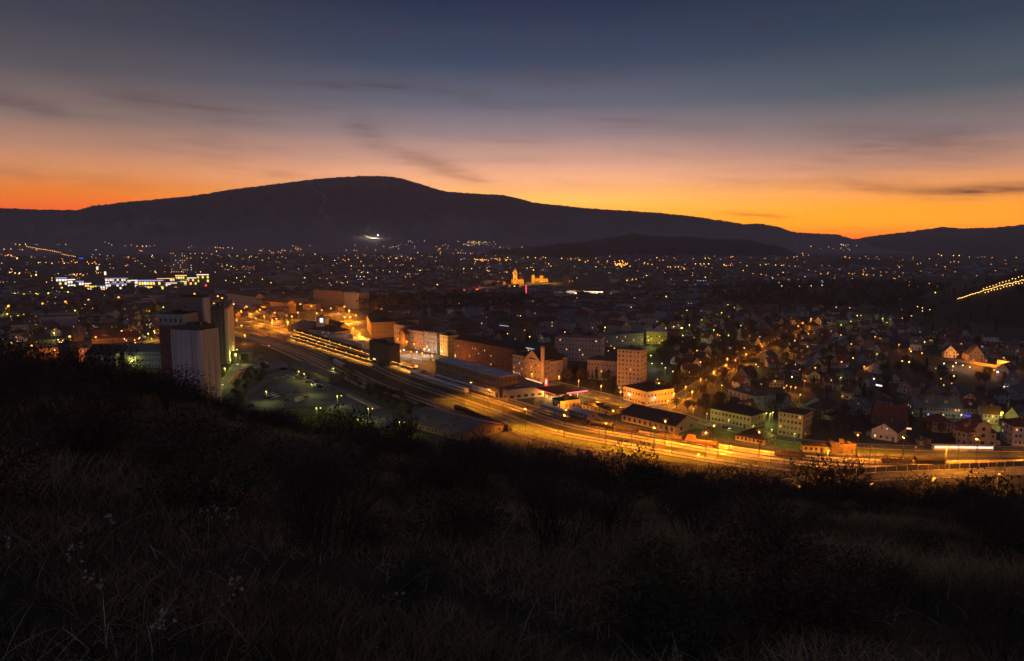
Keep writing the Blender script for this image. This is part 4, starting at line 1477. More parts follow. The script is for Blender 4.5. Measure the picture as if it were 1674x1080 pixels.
# --- named town buildings (front base line from/to, height in picture units at its distance)
C = 'creamwall'
BL = [
 ('classical_building', 'yellow two-storey corner building with dark hipped roof, lit by street lamps', 'building', (1019, 653), (1057, 664), 23, 22, 'hip', 9, 'creamwall', 'blackroof', 2, 8, 8, .04),
 ('apartment_tower', 'tall pale apartment tower standing alone behind the corner building', 'apartment tower', (1008, 641), (1046, 645), 71, 13, 'flat', 4, 'pinkwall', 'greyroof', 10, 6, 4, .10),
 ('school_building', 'cream two-storey building with dark roof beside the lit street', 'building', (1161, 688), (1227, 702), 21, 14, 'hip', 11, 'creamwall', 'blackroof', 2, 11, 4, .0),
 ('modern_house', 'grey flat-roofed modern house with one orange lit window', 'house', (1190, 661), (1233, 674), 25, 16, 'flat', 3, 'greywall', 'greyroof', 3, 6, 3, .04),
 ('square_town_house', 'tall square yellowish house with four rows of windows beside the street', 'house', (1271, 710), (1311, 717), 38, 13, 'hip', 5, 'creamwall', 'brownroof', 4, 6, 4, .05),
 ('gabled_house', 'white gabled house with six glowing windows above the green verge', 'house', (1424, 716), (1466, 723), 15, 17, 'gable', 12, 'whitewall', 'brownroof', 1, 4, 3, .55),
 ('villa', 'big villa with steep dark red roof and central gable beside the verge', 'villa', (1581, 728), (1627, 730), 22, 17, 'hip', 16, 'creamwall', 'redroof', 2, 6, 4, .05),
 ('side_wing', 'narrow grey side house leaning on the big red-roofed villa', 'house', (1562, 724), (1580, 729), 22, 15, 'gable', 14, 'greywall', 'redroof', 2, 2, 2, .0),
 ('pink_house', 'pinkish house with round gable in front of the long terrace', 'house', (1524, 706), (1555, 708), 17, 12, 'hip', 8, 'pinkwall', 'redroof', 2, 5, 3, .05),
 ('terrace', 'long blue-roofed terrace with two rows of windows', 'terrace', (1494, 681), (1570, 684), 17, 12, 'gable', 13, 'greywall', 'greyroof', 2, 15, 3, .12),
 ('terrace', 'dark red-roofed terrace joined to the long blue-roofed one', 'terrace', (1572, 684), (1628, 686), 17, 12, 'gable', 11, 'pinkwall', 'redroof', 2, 9, 3, .06),
 ('balcony_house', 'white house with balcony railings at the frame edge beside the verge', 'house', (1655, 728), (1700, 730), 31, 13, 'hip', 9, 'whitewall', 'redroof', 3, 6, 3, .05),
 ('gabled_cottage', 'gabled cottage next to the brightest yellow lamp', 'house', (1641, 690), (1664, 692), 12, 12, 'gable', 12, 'creamwall', 'brownroof', 1, 2, 2, .0),
 ('pink_side_house', 'pale pink house between the villa and the gabled cottage', 'house', (1606, 692), (1638, 694), 16, 12, 'gable', 9, 'pinkwall', 'redroof', 2, 5, 2, .05),
 ('brown_roofed_house', 'large house under a broad red-brown roof behind the white gabled house', 'house', (1434, 700), (1484, 703), 14, 17, 'gable', 20, 'brownwall', 'redroof', 2, 6, 3, .0),
 ('white_gable_house', 'pale blue-white gabled house with two attic windows', 'house', (1314, 672), (1352, 678), 12, 14, 'gable', 14, 'bluewall', 'brownroof', 1, 5, 3, .0),
 ('long_villa', 'low house with a long row of windows under a grey roof', 'house', (1276, 613), (1318, 615), 10, 12, 'hip', 8, 'bluewall', 'brownroof', 1, 12, 3, .0),
 ('yellow_gable_house', 'yellow-lit gabled house beside a greenish street lamp', 'house', (1290, 586), (1312, 592), 12, 12, 'gable', 9, 'yellowwall', 'brownroof', 2, 4, 3, .02),
 ('wide_gabled_house', 'wide grey gabled house in the middle of the housing estate', 'house', (1412, 609), (1450, 611), 7, 14, 'gable', 11, 'bluewall', 'brownroof', 1, 4, 3, .0),
 ('dark_villa', 'dark house with twin dormers near the white light bar', 'house', (1348, 636), (1368, 637), 12, 12, 'gable', 8, 'greywall', 'redroof', 2, 3, 3, .0),
 ('boxy_house', 'boxy grey house with dark windows left of the red-brown roof', 'house', (1433, 674), (1456, 676), 20, 13, 'hip', 6, 'greywall', 'brownroof', 3, 4, 3, .0),
 ('hill_house', 'white gabled house glowing orange below the vineyard hill', 'house', (1543, 584), (1563, 585), 10, 10, 'gable', 9, 'whitewall', 'brownroof', 2, 3, 2, .05),
 ('hill_house', 'wide gabled house beside the orange lit wall below the hill', 'house', (1583, 590), (1608, 591), 11, 12, 'gable', 13, 'pinkwall', 'brownroof', 2, 4, 2, .05),
 ('garage', 'small bright orange lit garage between the two hill houses', 'garage', (1572, 585), (1583, 586), 8, 6, 'flat', 2, 'creamwall', 'greyroof', 1, 0, 0, .0),
 ('garden_wall_house', 'flat orange lit house at the bend below the hill', 'house', (1629, 600), (1650, 603), 12, 8, 'flat', 2, 'creamwall', 'greyroof', 1, 5, 1, .05),
 ('hillside_house', 'white house with two dark windows standing alone on the dark slope', 'house', (1608, 561), (1632, 562), 11, 10, 'gable', 5, 'whitewall', 'brownroof', 2, 4, 2, .0),
 ('white_roofed_house', 'pale gabled house above the dark trees on the estate', 'house', (1488, 572), (1506, 573), 10, 10, 'gable', 8, 'whitewall', 'greyroof', 1, 3, 2, .0),
 # row along the avenue
 ('town_house', 'corner town house with pale end wall at the start of the avenue row', 'apartment house', (645, 564), (661, 567), 35, 16, 'hip', 6, 'pinkwall', 'brownroof', 4, 5, 4, .06),
 ('town_house', 'dark red-brown town house, second in the avenue row from the square', 'apartment house', (662, 567.5), (692, 573.5), 31, 14, 'hip', 7, 'pinkwall', 'brownroof', 4, 9, 4, .07),
 ('town_house', 'grey town house, third in the avenue row from the square', 'apartment house', (693, 574), (714, 578), 33, 14, 'flat', 3, 'greywall', 'greyroof', 5, 6, 4, .12),
 ('town_house', 'narrow ochre-lit town house closing the avenue row', 'apartment house', (719, 579), (732, 582), 33, 12, 'flat', 3, 'yellowwall', 'blackroof', 5, 3, 3, .10),
 ('apartment_block', 'long dark red apartment block behind the long pale-roofed hall', 'apartment block', (742, 586), (843, 607), 34, 15, 'hip', 8, 'brick', 'blackroof', 5, 20, 4, .11),
 ('apartment_house', 'orange-lit apartment house left of the steep gabled church hall', 'apartment house', (838, 611), (856, 615), 33, 14, 'hip', 4, 'pinkwall', 'blackroof', 4, 4, 3, .18),
 ('church_hall', 'steep dark gabled hall between two orange-lit apartment houses', 'church hall', (857, 617), (884, 624), 32, 20, 'gable', 18, 'pinkwall', 'blackroof', 3, 5, 3, .14),
 ('apartment_house', 'orange-lit four-storey house right of the square chimney', 'apartment house', (889, 624), (927, 616), 34, 14, 'hip', 8, 'pinkwall', 'blackroof', 4, 8, 4, .13),
 ('apartment_block', 'grey five-storey apartment block behind the orange-lit houses', 'apartment block', (907, 588), (983, 592), 38, 13, 'flat', 4, 'pinkwall', 'greyroof', 5, 14, 3, .08),
 ('apartment_house', 'pale apartment house with five glowing windows beside the tall tower', 'apartment house', (960, 619), (1006, 623), 32, 12, 'hip', 6, 'pinkwall', 'brownroof', 3, 9, 3, .16),
 ('school_complex', 'long low flat building with yellow lit windows behind the apartment tower', 'school', (996, 568), (1052, 564), 20, 20, 'flat', 3, 'greywall', 'greyroof', 3, 12, 3, .18),
 ('school_wing', 'flat school wing with a bright yellow-green lit end wall', 'school', (1056, 562), (1090, 563), 20, 18, 'flat', 3, 'yellowwall', 'lightroof', 2, 7, 3, .1),
 ('office_slab', 'large dark office slab above the station square', 'office building', (513, 500), (560, 503), 27, 26, 'flat', 3, 'brownwall', 'brownroof', 6, 12, 4, .02),
 ('office_slab', 'grey office slab with banded front beside the larger dark slab', 'office building', (562, 503), (587, 505), 26, 20, 'flat', 3, 'greywall', 'greyroof', 7, 7, 4, .03),
 ('square_corner_house', 'orange lit corner house at the bottom of the station square', 'town house', (600, 536), (607, 552), 24, 26, 'hip', 5, 'brownwall', 'blackroof', 4, 6, 6, .06),
 ('dark_town_house', 'dark town house with striped roof right of the station square', 'town house', (600, 540), (628, 548), 26, 24, 'gable', 9, 'brownwall', 'blackroof', 3, 7, 4, .05),
 ('hotel_block', 'long low ochre-lit row of houses behind the upper road', 'town houses', (372, 494), (418, 502), 16, 14, 'gable', 5, 'pinkwall', 'brownroof', 3, 13, 2, .05),
 ('hotel_block', 'bright orange end house of the upper road row', 'town houses', (421, 503), (430, 504), 13, 12, 'flat', 3, 'creamwall', 'blackroof', 3, 3, 3, .0),
 ('hotel_block', 'dark orange-lit row right of the bright end house', 'town houses', (432, 505), (470, 508), 13, 14, 'gable', 5, 'brownwall', 'brownroof', 3, 10, 2, .1),
 # left industrial quarter
 ('factory_hall', 'long pale factory hall with window strip left of the mill', 'factory', (205, 600), (270, 601), 26, 22, 'gable', 9, 'bluewall', 'greyroof', 3, 12, 3, .0),
 ('factory_hall', 'grey gabled workshop with greenish lamp in front', 'factory', (140, 600), (190, 601), 22, 24, 'gable', 11, 'greywall', 'blackroof', 2, 8, 3, .03),
 ('dark_tower_house', 'dark narrow tower block beside the orange-lit scaffolding', 'tower', (98, 604), (116, 604), 42, 12, 'flat', 3, 'darkwall', 'blackroof', 6, 3, 3, .0),
 ('scaffold_building', 'orange-lit building shell behind the bushes', 'building site', (66, 592), (97, 590), 22, 12, 'flat', 2, 'brownwall', 'greyroof', 3, 8, 2, .25),
 ('scaffold_building', 'orange-lit building shell right of the dark tower', 'building site', (117, 590), (139, 592), 22, 12, 'flat', 2, 'brownwall', 'greyroof', 3, 6, 2, .25),
 ('long_white_building', 'long white low building lit yellow-green at the frame edge', 'building', (8, 544), (46, 542), 12, 14, 'hip', 5, 'whitewall', 'brownroof', 2, 9, 3, .0),
 ('white_annex', 'white annex house with yellow-green lit gable', 'building', (47, 542), (66, 540), 12, 12, 'gable', 6, 'creamwall', 'brownroof', 2, 4, 3, .0),
 ('big_shed', 'dark industrial shed with pale roof stripe behind the white buildings', 'shed', (112, 524), (154, 528), 7, 30, 'flat', 2, 'greywall', 'lightroof', 1, 8, 2, .0),
 ('orange_yard_building', 'small pale house beside the bright orange lamp', 'house', (203, 552), (212, 552), 8, 8, 'gable', 5, 'whitewall', 'redroof', 2, 3, 2, .1),
 ('long_roofed_hall', 'long dark hall in the field left of the mill', 'hall', (150, 562), (230, 558), 8, 26, 'gable', 7, 'brownwall', 'redroof', 1, 10, 3, .0),
]
for r_ in BL:
    nm, lb, ct, A, B_, hp, dp, rf, rh, wm, rm, fl, bay, sb, lt = r_
    kw = {}
    if nm in ('gabled_house', 'gabled_cottage', 'hill_house', 'white_gable_house', 'wide_gabled_house', 'church_hall'):
        kw['gable_front'] = True
    if nm in ('balcony_house',):
        kw['balcony'] = True
    bld(nm, lb, ct, A, B_, hp, dp, rf, rh, wm, rm, fl, bay, sb, lt, **kw)
for o in [o for o in bpy.data.objects if o.name == 'villa']:
    mb = MB(); mb.box(-3.2, 3.2, -1.2, 4, 0, 9.5)
    mb.poly([(-3.2, -1.2, 9.5), (3.2, -1.2, 9.5), (2.4, -1.2, 11.4), (0, -1.2, 12.4), (-2.4, -1.2, 11.4)])
    mb.build('central_gable', M['creamwall'], o)
    mb = MB()
    pr = [(-3.6, 9.3), (-2.5, 11.6), (0, 12.8), (2.5, 11.6), (3.6, 9.3)]
    for k in range(4):
        mb.quad((pr[k][0], -1.5, pr[k][1]), (pr[k + 1][0], -1.5, pr[k + 1][1]), (pr[k + 1][0], 6, pr[k + 1][1]), (pr[k][0], 6, pr[k][1]))
    mb.build('gable_roof', M['redroof'], o)
    for f in (1.2, 4.8, 8.0):
        obj('window', winmesh(1.6, 1.6, 0), o, (0, -1.2, f))
# chimney stack, lit roof strip
x, y = G(887, 624)
t = empty('square_chimney', (x, y, 0), -.3); tag(t, 'square pinkish chimney stack in front of the orange-lit houses', 'chimney')
mb = MB(); mb.box(-1.2, 1.2, -1.2, 1.2, 0, 25); mb.build('shaft', M['pinkwall'], t)
mb = MB(); mb.box(-1.4, 1.4, -1.4, 1.4, 25.003, 25.8); mb.build('cap', M['greyroof'], t)


def lightbar(label, p0, p1, z, h, mt, cat='lit sign'):
    a, b = np.array(G(*p0, z)), np.array(G(*p1, z))
    w = float(np.linalg.norm(b - a))
    t = empty('light_bar', (*(a + b) / 2, z), math.atan2(b[1] - a[1], b[0] - a[0]))
    tag(t, label, cat)
    mb = MB(); mb.box(-w / 2, w / 2, -.2, .2, 0, h, 0, True); mb.build('glowing_panel', M[mt], t)
    mb = MB(); mb.box(-w / 2, w / 2, .21, .4, -.4, h + .1, 0, True); mb.build('backing', M['darkmetal'], t)


M['bar_blue'] = mat('cool_strip_glow', None, emit=(.45, .5, .8), estr=.8)
M['bar_warm'] = mat('warm_strip_glow', None, emit=(1, .5, .22), estr=1.5)
M['bar_white'] = mat('white_strip_glow', None, emit=(1, .85, .75), estr=1.5)
M['blue_glow'] = mat('blue_glow', None, emit=(.05, .08, 1.0), estr=1.5)
lightbar('pale bluish lit strip on the roof of the steep gabled hall', (860, 569), (888, 575), 18, .8, 'bar_blue')
lightbar('warm white light strip along the avenue beside the gas station', (860, 619), (886, 627), 1, .7, 'bar_warm')
lightbar('short white light bar among the dark houses', (1432, 630), (1442, 632), 4, 1.0, 'bar_white')
lightbar('string of blue lights beside a white lamp in front of the terrace', (1576, 680), (1586, 681), 4, .6, 'blue_glow')
lightbar('orange-red glowing carport strip right of the white gabled house', (1481, 701), (1490, 702), 3, .8, 'bar_warm')
lightbar('blue glowing sign on a far roof at the end of the lamp string', (129, 422), (136, 423), 8, 5, 'blue_glow')
lightbar('faint white strip of roof lights behind the red apartment block', (817, 532), (847, 535), 12, .7, 'bar_blue')
lightbar('vertical red glowing sign in the dark town centre', (859, 482), (861, 482), 8, 16, 'redtube')
M['train_white'] = mat('passing_train_windows', None, emit=(1.0, .78, .55), estr=1.6)

# tall hotel with scattered lit windows, far left
bld('hotel_tower', 'dark high-rise with columns of lit windows behind the shopping centre', 'high-rise', (279, 445), (309, 446), 34, 34, 'flat', 3, 'greywall', 'blackroof', 9, 8, 2, .34, ww=3.4, wh=3.0)
for k, (x0, x1, yb, hp, lt) in enumerate([(455, 478, 466, 18, .05), (520, 536, 470, 12, .1), (640, 668, 420, 6, .1), (920, 934, 464, 14, .05), (395, 408, 442, 8, .3), (365, 380, 448, 9, .3), (655, 678, 456, 10, .2), (1040, 1072, 508, 12, .02), (560, 600, 474, 8, .05), (700, 730, 470, 8, .05)]):
    bld('far_block', f'dim flat-roofed block in the hazy town centre, {ordn(k + 1)} of the scattered larger ones', 'apartment block', (x0, yb), (x1, yb + .5), hp, 22, 'flat', 3, ['greywall', 'brownwall'][k % 2], 'greyroof', 4, 7, 2, lt, group='dim blocks in the hazy centre', ww=3, wh=2.4)

# floodlit landmarks
M['flood_o'] = mat('floodlit_yellow_plaster', (.75, .55, .2), var=.2, scale=.15)


def lm_light(x, y, z, e, c, r=3):
    l = bpy.data.lights.new('floodlight', 'POINT'); l.energy = e; l.color = c; l.shadow_soft_size = r
    return obj('floodlight', l, None, (x, y, z))


t = bld('church', 'floodlit orange church tower above the old town roofs', 'church', (836, 464), (856, 464), 8, 20, 'gable', 5, 'flood_o', 'redroof', 1, 5, 3, .0)
mb = MB(); mb.box(-10.5, -.5, -6, 6, 0, 26); mb.box(-9.5, -1.5, -5, 5, 26.005, 31); mb.build('tower', M['flood_o'], t)
mb = MB(); mb.poly([(-9.5, -5, 31.01), (-1.5, -5, 31.01), (-5.5, 0, 37)]); mb.poly([(-1.5, -5, 31.01), (-1.5, 5, 31.01), (-5.5, 0, 37)]); mb.poly([(-9.5, 5, 31.01), (-9.5, -5, 31.01), (-5.5, 0, 37)]); mb.build('spire', M['flood_o'], t)
for f in (10, 22):
    obj('window', winmesh(2.6, 4, 0), t, (-5.5, -6, f))
lx, ly = t.location.x, t.location.y
lm_light(lx - 8, ly - 40, 14, 7e4, (1, .34, .03)); lm_light(lx + 8, ly - 34, 8, 2.2e4, (1, .38, .03))
t = bld('castle', 'floodlit yellow castle with stepped towers right of the church tower', 'castle', (871, 461), (896, 461), 6, 24, 'gable', 3, 'flood_o', 'redroof', 2, 9, 3, .0)
mb = MB(); mb.box(-21, -14, -4, 6, 0, 17); mb.box(-2, 6, -4, 6, 0, 16); mb.build('tower', M['flood_o'], t)
mb = MB()
for x0, x1, zt in ((-21, -14, 17), (-2, 6, 16)):
    xm = (x0 + x1) / 2
    mb.poly([(x0 - .5, -4.5, zt), (x1 + .5, -4.5, zt), (xm, 1, zt + 5)]); mb.poly([(x1 + .5, -4.5, zt), (x1 + .5, 6.5, zt), (xm, 1, zt + 5)]); mb.poly([(x0 - .5, 6.5, zt), (x0 - .5, -4.5, zt), (xm, 1, zt + 5)])
mb.build('tower_roof', M['redroof'], t)
lx, ly = t.location.x, t.location.y
lm_light(lx - 20, ly - 38, 9, 4.2e4, (1, .42, .03)); lm_light(lx + 10, ly - 38, 9, 4.2e4, (1, .42, .03)); lm_light(lx + 32, ly - 30, 9, 2e4, (1, .42, .03))
t = bld('white_palace', 'long white floodlit building with window row in the old town', 'palace', (926, 484), (985, 485), 9, 18, 'hip', 3, 'whitewall', 'redroof', 2, 18, 3, .0, ww=1.6, wh=2.4)
lx, ly = t.location.x, t.location.y
for k in range(5):
    lm_light(lx - 36 + k * 18, ly - 16, 6, 1.5e4, (1, .74, .48), 1)
t = bld('red_lit_church', 'dim reddish floodlit cluster of old roofs left of the church', 'building', (766, 478), (790, 479), 6, 20, 'gable', 5, 'pinkwall', 'redroof', 2, 8, 3, .0)
lm_light(t.location.x, t.location.y - 30, 9, 5e4, (1, .25, .06))

# --- shopping centre, far left
M['mall_white'] = mat('mall_glass_white', None, emit=(1.0, .84, .66), estr=1.7, sample='AUTO')
M['mall_yellow'] = mat('mall_glass_yellow', None, emit=(.95, .66, .08), estr=1.7, sample='AUTO')
M['mall_blue'] = mat('mall_neon_blue', None, emit=(.42, .42, 1.0), estr=1.1)
M['mall_orange'] = mat('mall_glow_orange', None, emit=(1.0, .48, .14), estr=2.0)
MALL = [(92, 110, 466, 9, 'white', 'blue'), (111, 124, 470, 10, 'white', 'white'), (125, 138, 473, 10, 'white', 'blue'), (139, 150, 475, 9, 'orange', 'white'), (147, 159, 475, 7, 'yellow', None), (160, 172, 474, 5, 'white', 'blue'), (172, 210, 464, 7, 'white', 'blue'), (173, 208, 473, 7, 'white', 'blue'), (209, 226, 470, 9, 'white', 'white'), (227, 268, 474, 12, 'yellow', 'blue'), (258, 286, 463, 6, 'yellow', 'orange'), (270, 290, 473, 8, 'white', 'white'), (287, 306, 462, 9, 'yellow', 'orange'), (290, 306, 468, 6, 'orange', 'white'), (306, 322, 466, 9, 'orange', 'white'), (322, 342, 462, 10, 'yellow', 'white')]
for k, (x0, x1, yb, hp, fc, ed) in enumerate(MALL):
    a, b = np.array(G(x0, yb)), np.array(G(x1, yb - .3))
    w = float(np.linalg.norm(b - a)); c_ = (a + b) / 2
    s = math.hypot(*c_) / F; h = height(*c_, hp * 1.35)
    t = empty('shopping_hall', (*c_, 0), math.atan2(b[1] - a[1], b[0] - a[0]))
    tag(t, f'{fc} glowing shopping hall{" outlined in " + ed if ed else ""}, {ordn(k + 1)} hall from the frame edge towards the high-rise', 'shopping centre', 'lit halls of the shopping centre')
    mb = MB(); mb.box(-w / 2, w / 2, 0, 34, 0, h); mb.build('wall', M['greywall'], t)
    mb = MB(); mb.box(-w / 2 - .4, w / 2 + .4, -.6, 34.4, h + .01, h + .8, 0, True); mb.build('roof', M['greyroof'], t)
    nb = max(3, int(w / 5))
    for r2 in range(2):
        for q in range(nb):
            if rnd.random() < .28:
                continue
            x_ = -w / 2 + w * (q + .5) / nb
            mb = MB(); mb.box(x_ - w / nb * .36, x_ + w / nb * .36, -.5, -.02, h * (.08 + .46 * r2), h * (.36 + .46 * r2), 0, True)
            mb.build('shop_window', M['mall_' + (fc if rnd.random() < .62 else rnd.choice(['white', 'orange', 'yellow']))], t)
    if ed:
        mb = MB(); mb.box(-w / 2, w / 2, -.9, -.62, h * .93, h * 1.02, 0, True); mb.build('neon_edge', M['mall_' + ed], t)
for (px, py, h_, lb) in ((173, 462, 16, 'tall white glowing pylon sign beside the shopping halls'), (160, 452, 14, 'pale curved pylon sign left above the shopping halls')):
    x, y = G(px, py)
    s = math.hypot(x, y) / F
    t = empty('pylon_sign', (x, y, 0)); tag(t, lb, 'sign')
    mb = MB(); mb.tube((0, 0, 0), (0, 0, h_ * s * .7), .8, .8, 6); mb.build('pole', M['metal'], t)
    mb = MB(); mb.box(-1.1 * s, 1.1 * s, -1, 1, h_ * s * .7, h_ * s, 0, True); mb.build('sign_panel', M['mall_white'], t)

# lit bridge on the far left
a, b = np.array(G(-30, 489)), np.array(G(116, 483))
w = float(np.linalg.norm(b - a))
t = empty('bridge', (*(a + b) / 2, 0), math.atan2(b[1] - a[1], b[0] - a[0])); tag(t, 'long low lit road bridge at the frame edge, left of the mill', 'bridge')
mb = MB(); mb.box(-w / 2, w / 2, -5, 5, 6, 7, 0, True); mb.build('deck', M['pinkwall'], t)
mb = MB(); mb.box(-w / 2, w / 2, -5.2, -5.02, 7, 8, 0, True); mb.build('parapet', M['pinkwall'], t)
for k in range(9):
    mb = MB(); mb.box(-w / 2 + w * k / 8 - 1, -w / 2 + w * k / 8 + 1, -3, 3, 0, 6); mb.build('pier', M['greywall'], t)
# portal where the road dives under the tracks
a, b = np.array(G(391, 592)), np.array(G(407, 590))
w = float(np.linalg.norm(b - a))
t = empty('underpass_portal', (*(a + b) / 2, 0), math.atan2(b[1] - a[1], b[0] - a[0])); tag(t, 'greenish lit underpass portal at the end of the road beside the silos', 'underpass')
mb = MB(); mb.box(-w / 2 - 1.5, -w / 2, 0, 14, 0, 6.5); mb.box(w / 2, w / 2 + 1.5, 0, 14, 0, 6.5); mb.build('side_wall', M['greywall'], t)
mb = MB(); mb.box(-w / 2 - 1.5, w / 2 + 1.5, 0, 14, 6.503, 7.8, 0, True); mb.build('deck', M['greywall'], t)


# ------------------------------------------------------------------ vineyard hill on the right
def vz(x, y):
    cx_, cy_ = G(1770, 510)
    q = ((x - cx_) / 125.0) ** 2 + ((y - cy_) / 165.0) ** 2
    return 76.0 * np.exp(-q) * (1 + .10 * fbm(x / 60, y / 60, 3, 3)) - 1.2


cx_, cy_ = G(1770, 510)
gx = np.linspace(cx_ - 330, cx_ + 330, 110); gy = np.linspace(cy_ - 430, cy_ + 430, 110)
XX, YY = np.meshgrid(gx, gy, indexing='ij')
V = np.stack([XX, YY, vz(XX, YY)], -1).reshape(-1, 3)
i, j = np.meshgrid(np.arange(109), np.arange(109), indexing='ij'); n = (i * 110 + j).ravel()
o = obj('vineyard_hill', nmesh('vineyard_hill', V, np.stack([n, n + 110, n + 111, n + 1], 1), [M['vine']])); tag(o, kind='structure')
for p in o.data.polygons:
    p.use_smooth = True
print('windows', nwin, 'tracks', trk, 'hill top', float(vz(cx_, cy_)), 'dist', math.hypot(cx_, cy_))


def vhit(px, py):
    dx, dy, dz = ray(px, py)
    r_ = 400.0
    while r_ < 2600:
        z = CAMZ + dz * r_
        g = max(0.0, float(vz(dx * r_, dy * r_)))
        if z <= g:
            return dx * r_, dy * r_, g
        r_ += 3
    return dx * r_, dy * r_, 0.0
# ------------------------------------------------------------------ street lamps
LAMPM = {}


def lampmesh(kind, h, s):
    k = (kind, round(h, 1), round(s, 1))
    if k in LAMPM:
        return LAMPM[k]
    p, g = MB(), MB()
    p.tube((0, 0, 0), (0, 0, h), .11, .07, 5)
    p.tube((0, 0, h), (0, -.9, h + .25), .06, .05, 4)
    g.ball((0, -1.0, h + .1), .55 * s, 0, .8)
    LAMPM[k] = (p.mesh('pole', [M['metal']]), g.mesh('lamp_head', [M[kind]]))
    return LAMPM[k]


LD = {}
nl = 0


def lamp(px, py, kind='o', h=8.0, power=2500, bright=1.0, label=None, group=None, name='street_lamp', z0=0.0, zfn=None, double=False, cat='street lamp'):
    global nl
    if zfn:
        x, y, z0 = zfn(px, py)
    else:
        x, y = G(px, py, z0 + h)
    d = math.hypot(x, y)
    s = max(1.0, d / 480.0) * bright  # heads grow with distance: the globe takes in its glare
    s = round(s * 4) / 4
    bm = {'o': 'bulb_o', 'g': 'bulb_g', 'w': 'bulb_w', 'b': 'bulb_b', 'r': 'bulb_r', 'm': 'bulb_m'}[kind]
    pm, gm = lampmesh(bm, h, s)
    t = empty(name, (x, y + 1.0, z0), rnd.uniform(-.1, .1))
    tag(t, label, cat, group)
    obj('pole', pm, t)
    obj('lamp_head', gm, t)
    if double:
        obj('lamp_head', gm, t, (2.4, 0, 0))
    if power > 0:
        colr = {'o': SOD, 'g': GRN, 'w': WHT, 'b': COO, 'r': (1, .05, .05), 'm': (1, .05, .3)}[kind]
        k = (kind, power)
        if k not in LD:
            l = bpy.data.lights.new('lamp_light_' + kind, 'POINT')
            l.energy = power; l.color = colr; l.shadow_soft_size = .5
            LD[k] = l
        obj('lamp_light', LD[k], t, (0, -1.2, h - .7))
        nl += 1
    return t


def lamps(pts, where, kind='o', h=8.0, power=2500, bright=1.0, cat='street lamp', desc=None, **kw):
    cn = {'o': 'orange', 'g': 'yellow-green', 'w': 'white', 'b': 'bluish', 'r': 'red', 'm': 'magenta'}[kind]
    pts = sorted(pts)
    for k, p in enumerate(pts):
        lb = f'{desc or cn + " street lamp"} {where}' + (f', {ordn(k + 1)} from the silo side' if len(pts) > 1 else '')
        lamp(p[0], p[1], kind, h, power, bright * (p[2] if len(p) > 2 else 1), lb, f'{cn} lamps {where}' if len(pts) > 1 else None, cat=cat, **kw)


PW = 1.0
lamps([(382, 486), (382, 497), (403, 501), (421, 487), (425, 506), (449, 511), (450, 490), (470, 494), (477, 517), (487, 511), (491, 497), (509, 500), (356, 484), (350, 496), (363, 487)], 'along the upper road behind the mill', 'o', 9, 42000, 1.15)
lamps([(518, 512), (526, 507), (541, 504), (563, 501, 1.2), (571, 507), (563, 518), (582, 515), (573, 518), (593, 551), (569, 530), (577, 536), (588, 545)], 'around the station square', 'o', 8, 50000, 1.1)
lamps([(394, 508), (410, 513), (432, 517), (452, 521), (470, 526), (418, 520), (444, 528)], 'between the far sidings', 'o', 9, 34000, .9)  # extra row of lamps, added to brighten the sidings
lamps([(387, 523), (395, 532), (400, 548)], 'at the yard end behind the dark silo', 'o', 8, 9000, 1.1)
lamps([(650, 554), (665, 558), (677, 562), (698, 566), (690, 577), (655, 574), (706, 580), (672, 575)], 'along the avenue facing the town houses', 'o', 9, 7500, .9)
lamps([(736, 561), (744, 580)], 'beside the ochre-lit narrow town house', 'o', 6, 4000, .8)
lamps([(660, 572), (694, 570), (701, 572), (681, 575)], 'on the avenue pavement', 'w', 5, 4500, .9)
lamps([(840, 607), (870, 611), (914, 615), (946, 622), (983, 630), (1015, 640)], 'along the avenue past the gas station', 'o', 8, 9500, .8)
lamps([(1027, 643), (1056, 647, .8), (1071, 650)], 'in front of the yellow corner building', 'w', 5, 250, .8)
lamps([(1102, 643), (1121.5, 632), (1146, 618.5), (1167, 608), (1187, 597), (1189, 586), (1202.5, 589), (1220, 579), (1243, 562), (1246, 566), (1256, 560), (1267, 554), (1285, 541), (1305, 533), (1312, 528), (1326, 521), (1092, 655), (1132, 640)], 'along the tree-lined avenue', 'o', 8, 13000, .9)
lamps([(1236, 595.5), (1191, 548), (1211, 532), (1167, 539), (1149, 547), (1127, 531), (1147, 523), (1172.6, 513.6), (1179.6, 511), (1200, 503), (1135.5, 552), (1113, 536), (1070, 552), (1064.5, 554), (1060, 556), (1087, 546), (1064, 581), (1088, 601), (1180, 630), (1162, 560), (1178, 557)], 'between apartment tower and tree-lined avenue', 'g', 6, 1300, .75)
lamps([(1290, 562), (1363, 568, .8), (1434, 578.5), (1375, 617), (1348, 525.5), (1391, 525), (1401.5, 515.6), (1408, 515.6), (1375, 531), (1435, 524), (1443, 520.5), (1544, 501), (1529, 478), (1308.5, 645), (1253, 675.5), (1247, 673), (1260, 676), (1264, 674)], 'among the houses of the eastern estate', 'g', 6, 1200, .7)
lamps([(1316, 622.5), (1286, 630), (1293, 632), (1301, 633), (1487, 570), (1413, 599), (1470, 563), (1625.5, 604.7), (1640.7, 584.4), (1278, 648), (1502.5, 658.5), (1529.5, 660), (1569.5, 662)], 'among the eastern houses', 'o', 5, 1500, .7)
lamps([(1566, 579), (1592, 588), (1612, 590), (1640, 592)], 'along the wall below the vineyard hill', 'o', 5, 9000, .5)
lamps([(1631, 632), (1642, 632), (1648, 632), (1572, 678), (1543.6, 594), (1563, 593), (1574, 597), (1585.4, 600), (1066, 594), (1082, 594)], 'in the dark gardens', 'w', 4, 700, .65)
lamps([(1631, 608)], 'beside the cottage below the hill', 'b', 5, 700, 1.3)
lamps([(1638.4, 674.8)], 'shining brightest, before the gabled cottage', 'g', 8, 7000, 1.5)
